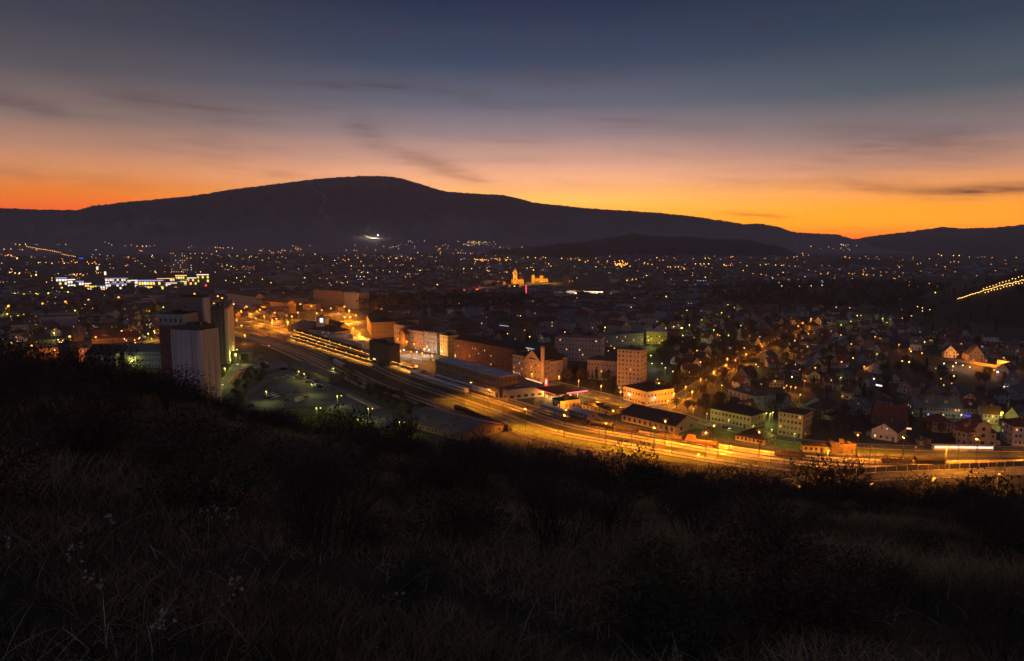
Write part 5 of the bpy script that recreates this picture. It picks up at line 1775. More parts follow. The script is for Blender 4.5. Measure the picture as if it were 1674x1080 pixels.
lamps([(1134, 668), (1156, 676), (1192, 686), (1232, 696), (1262, 702), (1300, 709)], 'along the street below the cream school', 'g', 6, 1000, .5)
lamps([(357, 615), (367, 602), (376, 588), (385, 578), (387, 571)], 'beside the road at the dark silo', 'g', 7, 3200, .8)
lamps([(435, 640)], 'alone on the parking ground with parked vans', 'g', 7, 1700, 1.0)
lamps([(509, 628), (551, 647), (517, 667), (602, 668), (585, 686), (653, 690)], 'double-headed, on the parking ground', 'g', 7, 1700, .75, double=True)
lamps([(545, 602), (488, 607), (497, 611)], 'behind the row of parked cars', 'g', 6, 1500, .8)
lamps([(919, 745, 1.1), (1142, 743, 1.1), (1355, 737), (1550, 731, 1.2)], 'standing tall at the track edge', 'o', 11, 17000, 1.0)
lamps([(1308, 795), (1426, 791), (1528, 782), (1634, 775)], 'beside the main road below the yard', 'o', 7, 6500, .8)
lamps([(688, 739)], 'under the bare trees below the freight shed', 'o', 5, 5000, .9)
lamps([(19, 560.5), (51, 564.5), (114, 550, 1.2), (199, 541, 1.1), (252, 541), (156.5, 551)], 'in the industrial quarter beside the mill', 'o', 9, 22000, 1.1)
lamps([(242, 545), (227, 541), (88, 544), (162.7, 580.7, 1.2), (213.7, 586.5, 1.3), (29.5, 516), (261, 517), (244.5, 508), (267, 502), (122.8, 507.4), (12, 513), (2, 512), (268, 613)], 'in the industrial quarter beside the mill', 'g', 7, 5000, .9)
lamps([(14, 499.5), (69.5, 496), (107, 493), (144.6, 490), (193.8, 485.8), (318, 480)], 'on the road beyond the industrial quarter', 'o', 10, 22000, 1.1)
lamps([(10, 481), (18, 482), (32, 480), (39, 481), (59, 480), (79, 479), (97, 478), (111, 477), (52, 473), (87, 471), (101, 470)], 'on the lit bridge at the frame edge', 'g', 8, 14000, .9)
for px, py, n_ in ((16.7, 541, 1), (53.6, 540, 2)):
    x, y = G(px, py)
    l = bpy.data.lights.new('wall_light', 'POINT'); l.energy = 16000; l.color = GRN; l.shadow_soft_size = .5
    t = empty('wall_lamp', (x, y - 4, 0)); tag(t, f'yellow-green wall lamp lighting the white {"building at the frame edge" if n_ == 1 else "annex gable"}', 'lamp')
    mb = MB(); mb.tube((0, 0, 0), (0, 0, 4), .1, .1, 5); mb.build('pole', M['metal'], t)
    mb = MB(); mb.ball((0, 0, 4.4), .9); mb.build('lamp_head', M['bulb_g'], t)
    obj('wall_light', l, t, (0, 0, 3.2))
# lit end wall of the school wing, portal light, orange construction glow
for px, py, z, e, cc in ((1062, 569, 4, 2200, GRN), (402, 596, 3, 1200, GRN), (82, 597, 7, 26000, (1, .26, .03)), (128, 597, 7, 26000, (1, .26, .03)), (427, 508, 6, 26000, SOD), (178, 549, 5, 22000, SOD), (594, 560, 7, 24000, SOD), (565, 525, 10, 52000, SOD), (582, 540, 10, 42000, SOD), (555, 512, 10, 42000, SOD), (893, 648, 4, 9000, SOD), (925, 672, 5, 9000, SOD), (975, 670, 6, 12000, SOD)):
    x, y = G(px, py)
    lm_light(x, y, z, e, cc, .6)  # bare lights; the station square ones are extra, added to strengthen its glow

# floodlight masts of the yard
MAST = [(859, 705, 1), (922, 716, 1), (990, 731, 1), (1002, 708, 1), (1069, 739, 1), (1087, 727, 1), (1153, 748, 1), (1166, 735, 1), (1240, 747, 1), (1400, 752, 1), (1475, 757, 1), (1595, 760, 1), (800, 668, 1), (770, 655, 1), (1740, 760, 1)]
ml = bpy.data.lights.new('yard_flood', 'SPOT')
ml.energy = 95000; ml.color = SOD; ml.spot_size = math.radians(150); ml.spot_blend = .6; ml.shadow_soft_size = .5
for k, (px, py, q) in enumerate(MAST):
    x, y = G(px, py)
    ang = math.atan2(y, x)
    t = empty('floodlight_mast', (x, y, 0), rnd.uniform(-.4, .4))
    tag(t, f'tall lattice floodlight mast in the yard, {ordn(k + 1)} counting from the long hall', 'floodlight mast', 'floodlight masts among the tracks')
    mb = MB()
    for sx, sy in ((-.3, -.3), (.3, -.3), (.3, .3), (-.3, .3)):
        mb.tube((sx, sy, 0), (sx * .5, sy * .5, 13), .05, .04, 3)
    for z in range(12):
        f0, f1 = .3 - .0115 * z, .3 - .0115 * (z + 1)
        mb.tube((-f0, -f0, z), (f1, -f1, z + 1), .025, .025, 3); mb.tube((f0, f0, z), (-f1, f1, z + 1), .025, .025, 3)
        mb.tube((f0, -f0, z), (f1, f1, z + 1), .025, .025, 3)
    mb.build('lattice_pole', M['darkmetal'], t)
    mb = MB(); mb.box(-1.4, 1.4, -.15, .15, 13, 13.25, 0, True); mb.box(-.15, .15, -1.2, 1.2, 11.6, 11.8, 0, True); mb.build('crossarm', M['metal'], t)
    for sx in (-1.2, 0, 1.2):
        mb = MB(); mb.tube((sx, .05, 12.95), (sx, .5, 12.5), .28, .42, 7, 0, False); mb.build('lamp_housing', M['metal'], t)
    mb = MB(); mb.ball((0, .5, 12.4), .2); mb.build('lamp', M['bulb_o'], t)
    o = obj('yard_light', ml, t, (0, .6, 12.3))
    nl += 1
lamps([(1095, 693), (1103, 693)], 'at the pale gable of the long warehouse', 'g', 4, 2500, .9)
# catenary posts
cm = MB(); cm.tube((0, 0, 0), (0, 0, 7.5), .13, .1, 5); cm.tube((0, 0, 6.2), (0, -3.2, 6.6), .05, .04, 4); cm.tube((0, 0, 7.3), (0, -3.2, 6.6), .03, .03, 3)
cme = cm.mesh('overhead_line_post', [M['darkmetal']])
q = 0
for k in range(26, 148, 3):
    for f in (.22, .62):
        if wid[k] < 16 and f > .5:
            continue
        p = yard(k, wid[k] * f)
        q += 1
        o = obj('overhead_line_post', cme, None, (p[0], p[1], 0), math.atan2(Nn[k][1], Nn[k][0]) + math.pi / 2)
        tag(o, f'thin overhead line post between the tracks, number {ordn(q)} from the station', 'post', 'overhead line posts')

# red and magenta yard signals
for k, (px, py, kd) in enumerate([(422, 547, 'r'), (435.5, 547, 'r'), (440, 565, 'r'), (461, 546, 'm'), (455, 554, 'm'), (463, 551, 'm'), (447, 557, 'm'), (456, 565, 'm'), (467, 543, 'm'), (459, 547, 'm'), (444, 549, 'm')]):
    x, y = G(px, py, 2.5)
    t = empty('railway_signal', (x, y, 0)); tag(t, f'{"red" if kd == "r" else "magenta"} glowing railway signal in the dark yard, {ordn(k + 1)} of the cluster', 'signal', 'glowing signals in the dark yard')
    mb = MB(); mb.tube((0, 0, 0), (0, 0, 2.4), .07, .07, 4); mb.build('post', M['darkmetal'], t)
    mb = MB(); mb.ball((0, -.1, 2.6), .55 if kd == 'r' else .42); mb.build('signal_lamp', M['bulb_' + kd], t)

# lights on the vineyard hill, three strings
HS = []
for k in range(44):
    f = k / 43
    HS.append((1566 + 112 * f, 491 - 31 * f - 1.5 * math.sin(f * 3), 0))
    if k > 14 and k % 2 == 0:
        HS.append((1566 + 112 * f, 491 - 31 * f - 1.5 * math.sin(f * 3) - 5.5 * f - 1.5, 1))
        HS.append((1570 + 108 * f, 491 - 31 * f - 1.5 * math.sin(f * 3) + 3.2, 2))
hm_ = MB(); hm_.tube((0, 0, 0), (0, 0, 2.2), .08, .08, 4)
hm2 = MB(); hm2.ball((0, 0, 2.4), .55)
pme, gme = hm_.mesh('pole', [M['metal']]), hm2.mesh('lamp_head', [M['dim_y']])
cnt = [0, 0, 0]
for px, py, r_ in sorted(HS, key=lambda q: q[0]):
    x, y, z = vhit(px, py + rnd.uniform(-.4, .4))
    cnt[r_] += 1
    t = empty('hillside_lamp', (x, y, z))
    tag(t, f'small golden lamp on the dark vineyard hill, {["middle", "upper", "lower"][r_]} string, {ordn(cnt[r_])} from the valley end', 'lamp', 'golden lamp strings on the vineyard hill')
    obj('pole', pme, t); obj('lamp_head', gme, t)

# ------------------------------------------------------------------ scattered houses
taken = [(o.location.x, o.location.y) for o in bpy.data.objects if o.type == 'EMPTY' and o.get('category') and o.location.y > 300]
rc = random.Random(99)
HOUSES = []
for k in range(26):
    w, d, h = rc.uniform(7.5, 11.5), rc.uniform(7, 10), rc.choice([3.0, 3.2, 5.2, 5.6])
    kind = rc.choice(['gable', 'gable', 'gable', 'hip'])
    HOUSES.append((w, d, h, kind, rc.uniform(3, 4.6), rc.choice(['pinkwall', 'greywall', 'greywall', 'bluewall', 'brownwall', 'brownwall', 'whitewall', 'creamwall']), rc.choice(['redroof', 'brownroof', 'redroof', 'greyroof', 'brownroof']), 2 if h > 4 else 1, rc.choice([3, 4]), 2, rc.random() < .45))


def near_path(x, y, r):
    for P in (S0, S1, S2, S5, S6, S3, S4, S8, S7):
        if np.min((P[:, 0] - x) ** 2 + (P[:, 1] - y) ** 2) < r * r:
            return True
    return False


def inpoly(px, py, poly):
    c_ = False
    j_ = len(poly) - 1
    for i_ in range(len(poly)):
        xi, yi = poly[i_]; xj, yj = poly[j_]
        if (yi > py) != (yj > py) and px < (xj - xi) * (py - yi) / (yj - yi) + xi:
            c_ = not c_
        j_ = i_
    return c_


YARD = UPX + LPX[::-1]
HOLE = [[(640, 560), (745, 585), (860, 610), (860, 640), (700, 640), (640, 600)], [(780, 560), (1110, 560), (1110, 720), (780, 690)], [(395, 560), (700, 600), (760, 760), (330, 700)], [(1480, 560), (1520, 580), (1640, 640), (1520, 640), (1440, 600)], [(255, 480), (410, 480), (410, 680), (255, 680)], [(465, 500), (620, 500), (620, 600), (465, 600)], [(1250, 470), (1560, 455), (1700, 480), (1700, 560), (1520, 545), (1400, 500), (1200, 505)]]
cells, trees_c = [], []
sp = 26.0
rot = math.radians(28)
for a in range(-75, 75):
    for b in range(-75, 75):
        u = a * sp + rc.uniform(-5, 5); v = b * sp + rc.uniform(-5, 5)
        x = u * math.cos(rot) - v * math.sin(rot); y = 900 + u * math.sin(rot) + v * math.cos(rot)
        if y < 280 or y > 1500:
            continue
        px, py = project(x, y, 0)
        if px < -20 or px > 1720 or py > 722:
            continue
        if float(vz(x, y)) > 4:
            continue
        if inpoly(px, py, YARD) or any(inpoly(px, py, h_) for h_ in HOLE):
            continue
        if px < 420 and py > 560:
            continue
        if 420 < px < 900 and py > 600:
            continue
        if py > 690 and px < 1260 or (py > 700 and px < 1490) or (inpoly(px, py, [(1090, 692), (1270, 720), (1700, 732), (1700, 770), (1000, 770)])):
            continue
        if any((x - p[0]) ** 2 + (y - p[1]) ** 2 < 15 ** 2 for p in taken[:400]):
            continue
        if near_path(x, y, 13):
            continue
        cells.append((x, y, px, py, math.hypot(x, y)))
cells.sort(key=lambda q: q[4])
print('house cells', len(cells))
nearc, farc = cells[:285], cells[285:]
# area names and ranked rows
def area(px):
    return 'industrial quarter left of the mill' if px < 270 else 'town centre behind the station' if px < 640 else 'town centre behind the avenue' if px < 1000 else 'eastern housing estate'


def rows(items, nrow=16):
    by = {}
    for it in items:
        by.setdefault(area(it[2]), []).append(it)
    out = []
    for ar, L_ in by.items():
        L_.sort(key=lambda q: q[4])
        nr = max(1, round(len(L_) / nrow))
        for r_ in range(nr):
            sub = sorted(L_[r_ * len(L_) // nr:(r_ + 1) * len(L_) // nr], key=lambda q: q[2])
            for k, it in enumerate(sub):
                out.append((it, ar, r_ + 1, k + 1))
    return out


WN = {'pinkwall': 'pinkish', 'creamwall': 'cream', 'greywall': 'grey', 'bluewall': 'blue-grey', 'whitewall': 'white', 'brownwall': 'brown'}
for it, ar, r_, k in rows(nearc):
    x, y, px, py, d = it
    H_ = rc.choice(HOUSES)
    w, dd, h, kind, rh, wm, rm, fl, bay, sb, gf = H_
    big = (320 < px < 1080 and py < 590) and rc.random() < .45
    t = empty('town_block' if big else 'house', (x, y, 0), rot + rc.choice([0, math.pi / 2, 0, -.5]) + rc.uniform(-.15, .15) - (math.pi / 2 if rc.random() < .3 else 0))
    # keep the front towards the camera side
    while math.cos(t.rotation_euler.z) < -.2:
        t.rotation_euler.z += math.pi
    if big:
        w, dd, h, fl, bay, sb, kind, gf = rc.uniform(20, 27), 12, rc.uniform(10, 15), 4, 8, 3, rc.choice(['hip', 'flat', 'gable']), False
        wm = rc.choice(['brownwall', 'greywall', 'pinkwall', 'brownwall'])
        if kind == 'flat':
            rm = 'greyroof'
    if d > 640:
        bay, sb = min(bay, 5), min(sb, 2)
    litp = .045 if not big else .04
    if d > 900:
        fl2 = min(fl, 2)
    build_house(t, w, dd, h, kind, rh, wm, rm, fl, bay, sb, litp, gable_front=gf and kind == 'gable', chim=not big)
    lb = f'{WN[wm]} {"block" if big else "house"}, {ordn(k)} from the silos, row {ordn(r_)}, {ar}'
    tag(t, lb, 'apartment block' if big else 'house', f'{"blocks" if big else "houses"} of the {ar}')
print('windows', nwin)

# remaining and far houses as one mass
mbF = [MB(), MB()]
rc2 = random.Random(5)
far = [(c_[0], c_[1]) for c_ in farc]
for _ in range(4200):
    th = math.radians(rc2.uniform(-38, 38)); d = rc2.uniform(1300, 5200) if rc2.random() < .8 else rc2.uniform(1000, 2500)
    x, y = d * math.sin(th), d * math.cos(th)
    px, py = project(x, y, 0)
    if inpoly(px, py, [(60, 440), (370, 440), (370, 490), (60, 492)]) or inpoly(px, py, [(820, 440), (1000, 455), (1000, 505), (820, 490)]):
        continue
    if inpoly(px, py, HOLE[-1]) or float(vz(x, y)) > 4 or (px > 1180 and py > 455 and rc2.random() < .7):
        continue
    far.append((x, y))
FM = ['pinkwall', 'creamwall', 'greywall', 'bluewall', 'whitewall', 'brownwall', 'redroof', 'brownroof', 'greyroof', 'lit_warm', 'lit_yellow']
mf = MB()
for x, y in far:
    d = math.hypot(x, y)
    big = rc2.random() < (.14 if abs(x) < d * .35 else .07)
    w, dd, h, rh = (rc2.uniform(18, 46), rc2.uniform(12, 20), rc2.uniform(7, 13), .8) if big else (rc2.uniform(9, 15), rc2.uniform(8, 12), rc2.uniform(4, 7), 3.5)
    a = rc2.uniform(-.7, .7)
    ca, sa = math.cos(a), math.sin(a)

    def tr(u, v, z):
        return (x + u * ca - v * sa, y + u * sa + v * ca, z)
    wmi, rmi = rc2.choice([0, 2, 2, 3, 5, 5, 5]), rc2.choice([6, 7, 7, 8])
    W2 = w / 2
    c4 = [(-W2, 0), (W2, 0), (W2, dd), (-W2, dd)]
    for k in range(4):
        p, q = c4[k], c4[(k + 1) % 4]
        mf.quad(tr(*p, 0), tr(*q, 0), tr(*q, h), tr(*p, h), wmi)
    mf.quad(tr(-W2 - .4, -.4, h), tr(W2 + .4, -.4, h), tr(W2 + .4, dd / 2, h + rh), tr(-W2 - .4, dd / 2, h + rh), rmi)
    mf.quad(tr(W2 + .4, dd + .4, h), tr(-W2 - .4, dd + .4, h), tr(-W2 - .4, dd / 2, h + rh), tr(W2 + .4, dd / 2, h + rh), rmi)
    mf.poly([tr(W2, 0, h), tr(W2, dd, h), tr(W2, dd / 2, h + rh)], wmi); mf.poly([tr(-W2, dd, h), tr(-W2, 0, h), tr(-W2, dd / 2, h + rh)], wmi)
    if rc2.random() < .16:
        s = d / F * .55
        u = rc2.uniform(-W2 * .7, W2 * .7); z = rc2.uniform(1.5, max(2, h - 2 * s))
        mf.quad(tr(u - s, -.3, z), tr(u + s, -.3, z), tr(u + s, -.3, z + 1.6 * s), tr(u - s, -.3, z + 1.6 * s), rc2.choice([9, 10]))
tag(mf.build('distant_houses', [M[k] for k in FM]), kind='stuff')

# ------------------------------------------------------------------ far lights of the valley
FL = []   # px, py, material, size in px
def cl(pts, m, s=1.0):
    for p in pts:
        FL.append((p[0], p[1], m, s * (p[2] if len(p) > 2 else 1)))


for k in range(27):
    FL.append((44 + 79 * k / 26, 405.5 + 13.5 * k / 26, 'dim_o' if k % 5 else 'dim_y', .75))
cl([(7, 410), (18, 410), (26, 402), (37, 410), (3, 416), (8, 418), (12, 417), (14, 416), (18, 417), (60, 411), (18.5, 418)], 'dim_o', .9)
cl([(28, 422, 1.5), (16, 445, 1.1), (25, 446, 1.4), (31, 447), (59, 449, 1.6), (51, 450, .6), (63, 429), (75, 429, .7), (85, 430), (105, 430), (3, 430, .7)], 'dim_y', 1)
cl([(117, 427), (123, 429), (126, 428), (143, 428), (145, 431), (151, 430), (155, 428), (157, 431), (162, 432), (103, 427), (229, 412), (232, 413), (225, 426), (206, 434), (76, 461), (85, 454), (85, 458)], 'dim_o', .9)
cl([(172, 398), (178, 400), (183, 403), (150, 420), (152, 416), (163, 416), (157, 410)], 'dim_w', .6)
cl([(352, 406), (356, 406), (360, 407), (365, 407), (373, 407), (380, 408), (325, 413), (331, 414), (337, 414), (346, 415), (402, 411), (425, 411), (428, 412), (441, 412), (444, 413), (447, 413), (451, 413), (455, 413), (459, 413), (461, 411), (466, 412), (484, 409), (488, 408), (492, 410), (566, 411), (579, 411), (614, 411), (561, 424), (564, 426), (487, 411), (510, 417)], 'dim_o', .8)
cl([(249, 417), (248, 419), (354, 413), (374, 417), (388, 418), (408, 420), (411, 418.5), (357, 425, 1.2), (429, 425), (356, 431), (363, 432), (371, 433), (378, 435, 1.1), (389, 442), (394, 445), (366, 442), (387, 454), (400, 452), (369, 458), (394, 459), (405, 458), (411, 461), (424, 461), (420, 453), (429, 456), (441, 452), (445, 451), (443, 462), (456, 453), (515, 415), (527, 423), (585, 421), (590, 427), (570, 424)], 'dim_y', .85)
cl([(607, 435, 1.2), (623, 435, 1.5)], 'bulb_o', 1)
cl([(591, 445), (601, 445), (624, 445), (637, 444), (650, 444), (662, 443), (676, 442), (686, 442), (698, 442), (568, 461), (637, 427), (635, 422), (648, 422), (660, 423), (672, 422), (682, 427), (687, 428), (634, 433), (698, 418), (683, 413), (647, 422)], 'dim_y', .85)
cl([(569, 450), (577, 451), (583, 451), (589, 452), (595, 452), (602, 453), (615, 454), (621, 454), (628, 455), (634, 455), (593, 464), (656, 470, 1.4), (611, 470), (565, 452)], 'dim_w', .85)
for k in range(9):
    FL.append((584 + k * 2.6, 456.2, 'bulb_b', .45))
cl([(608, 452), (610, 450)], 'bulb_b', .7)
cl([(600, 407), (683, 397)], 'bulb_r', .5)
cl([(638, 407), (648, 405), (652, 404), (668, 397), (671, 396), (674, 398), (694, 396), (678, 405), (643, 406), (664, 402)], 'dim_w', .6)
for k in range(46):
    FL.append((748 + rnd.gauss(30, 17), 399 + rnd.uniform(-3.5, 3.5) + rnd.uniform(0, 2), 'dim_w' if k % 2 else 'dim_y', .55))
cl([(741, 414), (749, 413), (753, 413), (769, 414), (772, 414), (717, 411), (720, 412), (719, 408)], 'dim_o', .9)
cl([(757, 413.5), (761, 413.7)], 'bulb_b', .8)
for k in range(26):
    FL.append((rnd.choice([776, 784, 790, 802, 814, 826, 834]) + rnd.gauss(0, 3), 424 + rnd.gauss(0, 1.3), 'dim_o', .9))
cl([(810, 421, 1.3), (830, 421, 1.3), (754, 424, 1.2), (716, 438), (725, 440), (727, 440, 1.2), (747, 439), (758, 439), (765, 438), (771, 438.6), (784, 438, 1.3), (796, 438, 1.2), (808, 437), (820, 437), (833, 437), (852, 435, 1.2), (868, 437), (872, 441, 1.2), (861, 433), (897, 431), (841, 467.5, 1.3), (884, 497, 1.4), (815, 481, 1.1), (717, 522, 1.2), (764, 525, 1.3), (751, 524), (851, 516), (880, 477), (740, 536, 1.0), (715, 465, 1.2), (708, 454)], 'dim_y', .95)
cl([(728, 468.5, 1.3)], 'bulb_b', 1)
cl([(702, 495, 1.2), (912, 511), (916, 494), (920, 494), (866, 492), (868, 484), (932, 508), (686, 500), (692, 504), (680, 490)], 'dim_w', .7)
for k in range(34):
    FL.append((rnd.gauss(1012, 9), 431 + rnd.gauss(0, 3), 'dim_o', 1.1))
cl([(933, 423, 1.2), (918, 422, 1.3), (946, 425), (948, 425), (957, 428, 1.2), (961, 426), (974, 422), (978, 428, 1.1), (1054, 429), (1053, 431), (1059, 431), (1066, 432), (1070, 426), (1084, 425), (1088, 436), (1092, 436), (1096, 436), (1109, 436, 1.2), (1118, 438), (1119, 439.5), (1132, 450), (1025, 458, 1.4), (1034, 456), (1040, 456), (1058, 457), (943, 487, 1.3), (1000, 503), (983, 515), (948, 515), (1097, 456), (1099, 453)], 'dim_o', .95)
cl([(863, 420), (875, 421), (888, 420), (892, 421), (974, 436), (988, 435), (1030, 435), (1104, 436), (1058, 411), (1067, 411), (1074, 421), (1108, 410), (1096, 410), (1132, 413), (1095, 425), (1130, 430), (1137, 431), (1145, 431), (1151, 431), (1158, 431), (1167, 414), (1153, 422), (1158, 421), (1153, 453), (1057, 450), (1057, 457), (1089, 484, 1.2), (1119, 496), (1130, 496), (1124, 503), (1123, 507), (1032, 498), (1032, 502), (1019, 496), (1021, 517), (980, 490), (989, 535), (986, 535), (1025, 534, 1.2), (1035, 535), (1115, 536), (1127, 531), (912, 419), (1010, 484)], 'dim_y', .9)
for k in range(9):
    FL.append((1120 + k * 4.2, 458.4, 'dim_w', .5))
cl([(1140, 459), (1145, 459), (1150, 459), (1157, 464), (1170, 467)], 'bulb_b', .5)
cl([(1195, 420), (1198, 419), (1194, 421), (1217, 415), (1183, 432), (1190, 434), (1194, 433), (1221, 434), (1243, 433), (1281, 433), (1298, 420), (1303, 419), (1286, 420), (1312, 414), (1280, 445, 1.3), (1289, 445, 1.4), (1299, 446, 1.3), (1382, 420), (1389, 421), (1215, 442), (1231, 447), (1237, 447), (1183, 446), (1332, 446), (1353, 447), (1342, 447), (1411, 448, 1.3), (1417, 449, 1.3), (1396, 459, 1.2), (1316, 452)], 'dim_o', .85)
cl([(1184, 433), (1187, 434), (1252, 432), (1259, 432), (1268, 433), (1278, 433.5), (1285, 434), (1300, 435), (1306, 435), (1311, 435), (1330, 449, 1.2), (1388, 447), (1397, 447), (1393, 455), (1192, 471), (1191, 480), (1191, 478), (1266, 497.5), (1286, 498), (1304, 499), (1367, 502), (1389, 503), (1410, 504), (1190, 494), (1190, 498), (1200, 503), (1211, 532), (1214, 481), (1207, 480), (1219, 480)], 'dim_y', .85)
cl([(1273, 462, 1.8), (1289, 465, 1.7), (1310, 463.5, 1.9), (1321, 462), (1345, 461), (1344, 466, 1.5), (1326, 467), (1278, 467, 1.3), (1307, 468)], 'dim_w', 1.1)
cl([(1428, 449), (1440, 450), (1447, 448), (1458, 451), (1463, 455), (1470, 452), (1481, 458), (1493, 463), (1508, 470), (1519, 463), (1533, 467), (1505, 430), (1545, 436), (1554, 428), (1560, 427), (1567, 428), (1500, 431), (1486, 466), (1500, 468), (1520, 440), (1418, 427), (1432, 428)], 'dim_o', .75)
cl([(1500, 501), (1508, 503), (1520, 506), (1528, 484), (1529, 478), (1508, 508), (1490, 516), (1450, 527), (1475, 520)], 'dim_y', .8)
# generic sparkle
rz = random.Random(77)
CLU = [(rz.uniform(-20, 1560), 402 + 60 * rz.random() ** 1.8, rz.uniform(12, 60), rz.uniform(-.10, .08), rz.choice(['dim_o', 'dim_o', 'dim_y'])) for _ in range(46)]
for q_ in range(430):
    if q_ < 320:
        cx0, cy0, cw, csl, cm0 = rz.choice(CLU)
        dx0 = rz.uniform(-cw, cw)
        px, py = cx0 + dx0, cy0 + dx0 * csl + rz.gauss(0, .9)
        if py < 401 or px < 0:
            continue
        FL.append((px, py, cm0 if rz.random() < .8 else 'dim_w', rz.choice([.3, .4, .5, .6, .9])))
        continue
    px, py = rz.uniform(0, 1560), 401 + 95 * rz.random() ** 1.9
    if 1180 < px < 1440 and 466 < py < 512:
        continue
    if 60 < px < 350 and 440 < py < 480:
        continue
    if px > 1440 and py > 470:
        continue
    FL.append((px, py, rz.choice(['dim_o', 'dim_o', 'dim_o', 'dim_y', 'dim_w']), rz.choice([.35, .4, .5, .6])))
for _ in range(170):
    px, py = rz.uniform(620, 1560), rz.uniform(480, 640)
    if inpoly(px, py, YARD) or (px < 1000 and py > 575) or py > 560 and px < 700:
        continue
    if 1180 < px < 1440 and py < 512:
        continue
    if px > 1500 and py < 545:
        continue
    FL.append((px, py, rz.choice(['dim_o', 'dim_o', 'dim_y', 'dim_w']), rz.choice([.3, .35, .4, .5])))
for _ in range(130):
    px, py = rz.uniform(0, 260), rz.uniform(475, 560)
    FL.append((px, py, rz.choice(['dim_o', 'dim_y', 'dim_w']), rz.choice([.4, .5, .7])))
cand = []
for (px, py, m_, s) in FL:
    h = rz.uniform(4, 9)
    if py < 404:
        try:
            x, y, z = mount_hit(px, py)
        except Exception:
            continue
        z += 6
        h = 6
        z0 = z
    else:
        x, y = G(px, py, h)
        if math.hypot(x, y) > 5800:
            x, y, z0 = mount_hit(px, py); z0 += 4
        else:
            z0 = 0
    cand.append((math.hypot(x, y), x, y, z0, h, m_, s))
cand.sort()
print('far lights', len(cand))
nind = 0
ball = {}
rowc = {}
rest = MB()
FMAT = ['dim_o', 'dim_y', 'dim_w', 'bulb_b', 'bulb_r', 'bulb_o']
CN = {'dim_o': 'orange', 'dim_y': 'yellow', 'dim_w': 'white', 'bulb_b': 'bluish', 'bulb_r': 'red', 'bulb_o': 'bright orange'}
NIND = 110
for it in cand[:NIND]:
    d, x, y, z0, h, m_, s = it
    r_ = .74 * s * d / F  # globe sized by distance, its glare built into the shape
    k = (m_, round(r_ * 4) / 4 + .25)
    if k not in ball:
        p, g = MB(), MB()
        p.tube((0, 0, 0), (0, 0, 1), .09, .07, 4)
        g.ball((0, 0, 0), k[1])
        ball[k] = (p.mesh('pole', [M['metal']]), g.mesh('lamp_head', [M[m_]]))
    px, _ = project(x, y, h)
    rk = (m_, area(px))
    rowc[rk] = rowc.get(rk, 0) + 1
    t = empty('lamp_post', (x, y, z0))
    tag(t, f'small {CN[m_]} lamp, {ordn(rowc[rk])} in order of distance, {area(px)}', 'lamp', f'small {CN[m_]} lamps of the {area(px)}')
    o = obj('pole', ball[k][0], t); o.scale = (1, 1, h)
    obj('lamp_head', ball[k][1], t, (0, 0, h))
for d, x, y, z0, h, m_, s in cand[NIND:]:
    r_ = .74 * s * d / F  # enlarged with distance, glare included in the globe
    i_ = FMAT.index(m_)
    rest.tube((x, y, z0), (x, y, z0 + h), .12, .1, 3, i_ if False else len(FMAT))
    n0 = len(rest.v)
    c_ = (x, y, z0 + h)
    vs = [(c_[0] + a * r_, c_[1] + b * r_, c_[2] + e * r_) for a, b, e in ((1, 0, 0), (0, 1, 0), (-1, 0, 0), (0, -1, 0), (0, 0, 1), (0, 0, -1))]
    rest.v += vs
    for a, b, e in ((0, 1, 4), (1, 2, 4), (2, 3, 4), (3, 0, 4), (1, 0, 5), (2, 1, 5), (3, 2, 5), (0, 3, 5)):
        rest.f.append((n0 + a, n0 + b, n0 + e)); rest.mi.append(i_)
tag(rest.build('distant_town_lights', [M[k] for k in FMAT] + [M['metal']]), kind='stuff')
print('lights', nl)

# ------------------------------------------------------------------ town trees
def scatter_trees(n, poly, pairs, cat_name, where, smin, smax, avoid=7, seed=1, zf=None):
    rs_ = random.Random(seed)
    pl_ = Gp(poly)
    xs = [p[0] for p in pl_]; ys = [p[1] for p in pl_]
    out, tries = [], 0
    while len(out) < n and tries < n * 40:
        tries += 1
        x, y = rs_.uniform(min(xs), max(xs)), rs_.uniform(min(ys), max(ys))
        if not inpoly(x, y, pl_) or near_path(x, y, 7.5):
            continue
        if any((x - p[0]) ** 2 + (y - p[1]) ** 2 < avoid ** 2 for p in out):
            continue
        if any((x - c_[0]) ** 2 + (y - c_[1]) ** 2 < 8.5 ** 2 for c_ in nearc) or any((x - c_[0]) ** 2 + (y - c_[1] - 5) ** 2 < 11 ** 2 for c_ in taken):
            continue
        out.append((x, y))
    out.sort(key=lambda p: project(p[0], p[1], 0)[0])
    cn_ = {}
    for x, y in out:
        pr, nm, ds = rs_.choice(pairs)
        cn_[ds] = cn_.get(ds, 0) + 1
        z = max(0.0, float(vz(x, y))) if zf else 0
        plant(nm, pr, ('trunk', 'crown'), (x, y, z - .1), rs_.uniform(smin, smax), rs_.uniform(0, 6.28), f'{ds} {where}, {ordn(cn_[ds])} from the silos' if cn_[ds] < 99 else f'{ds} {where}', 'tree', f'{nm.replace("_", " ")}s {where}')


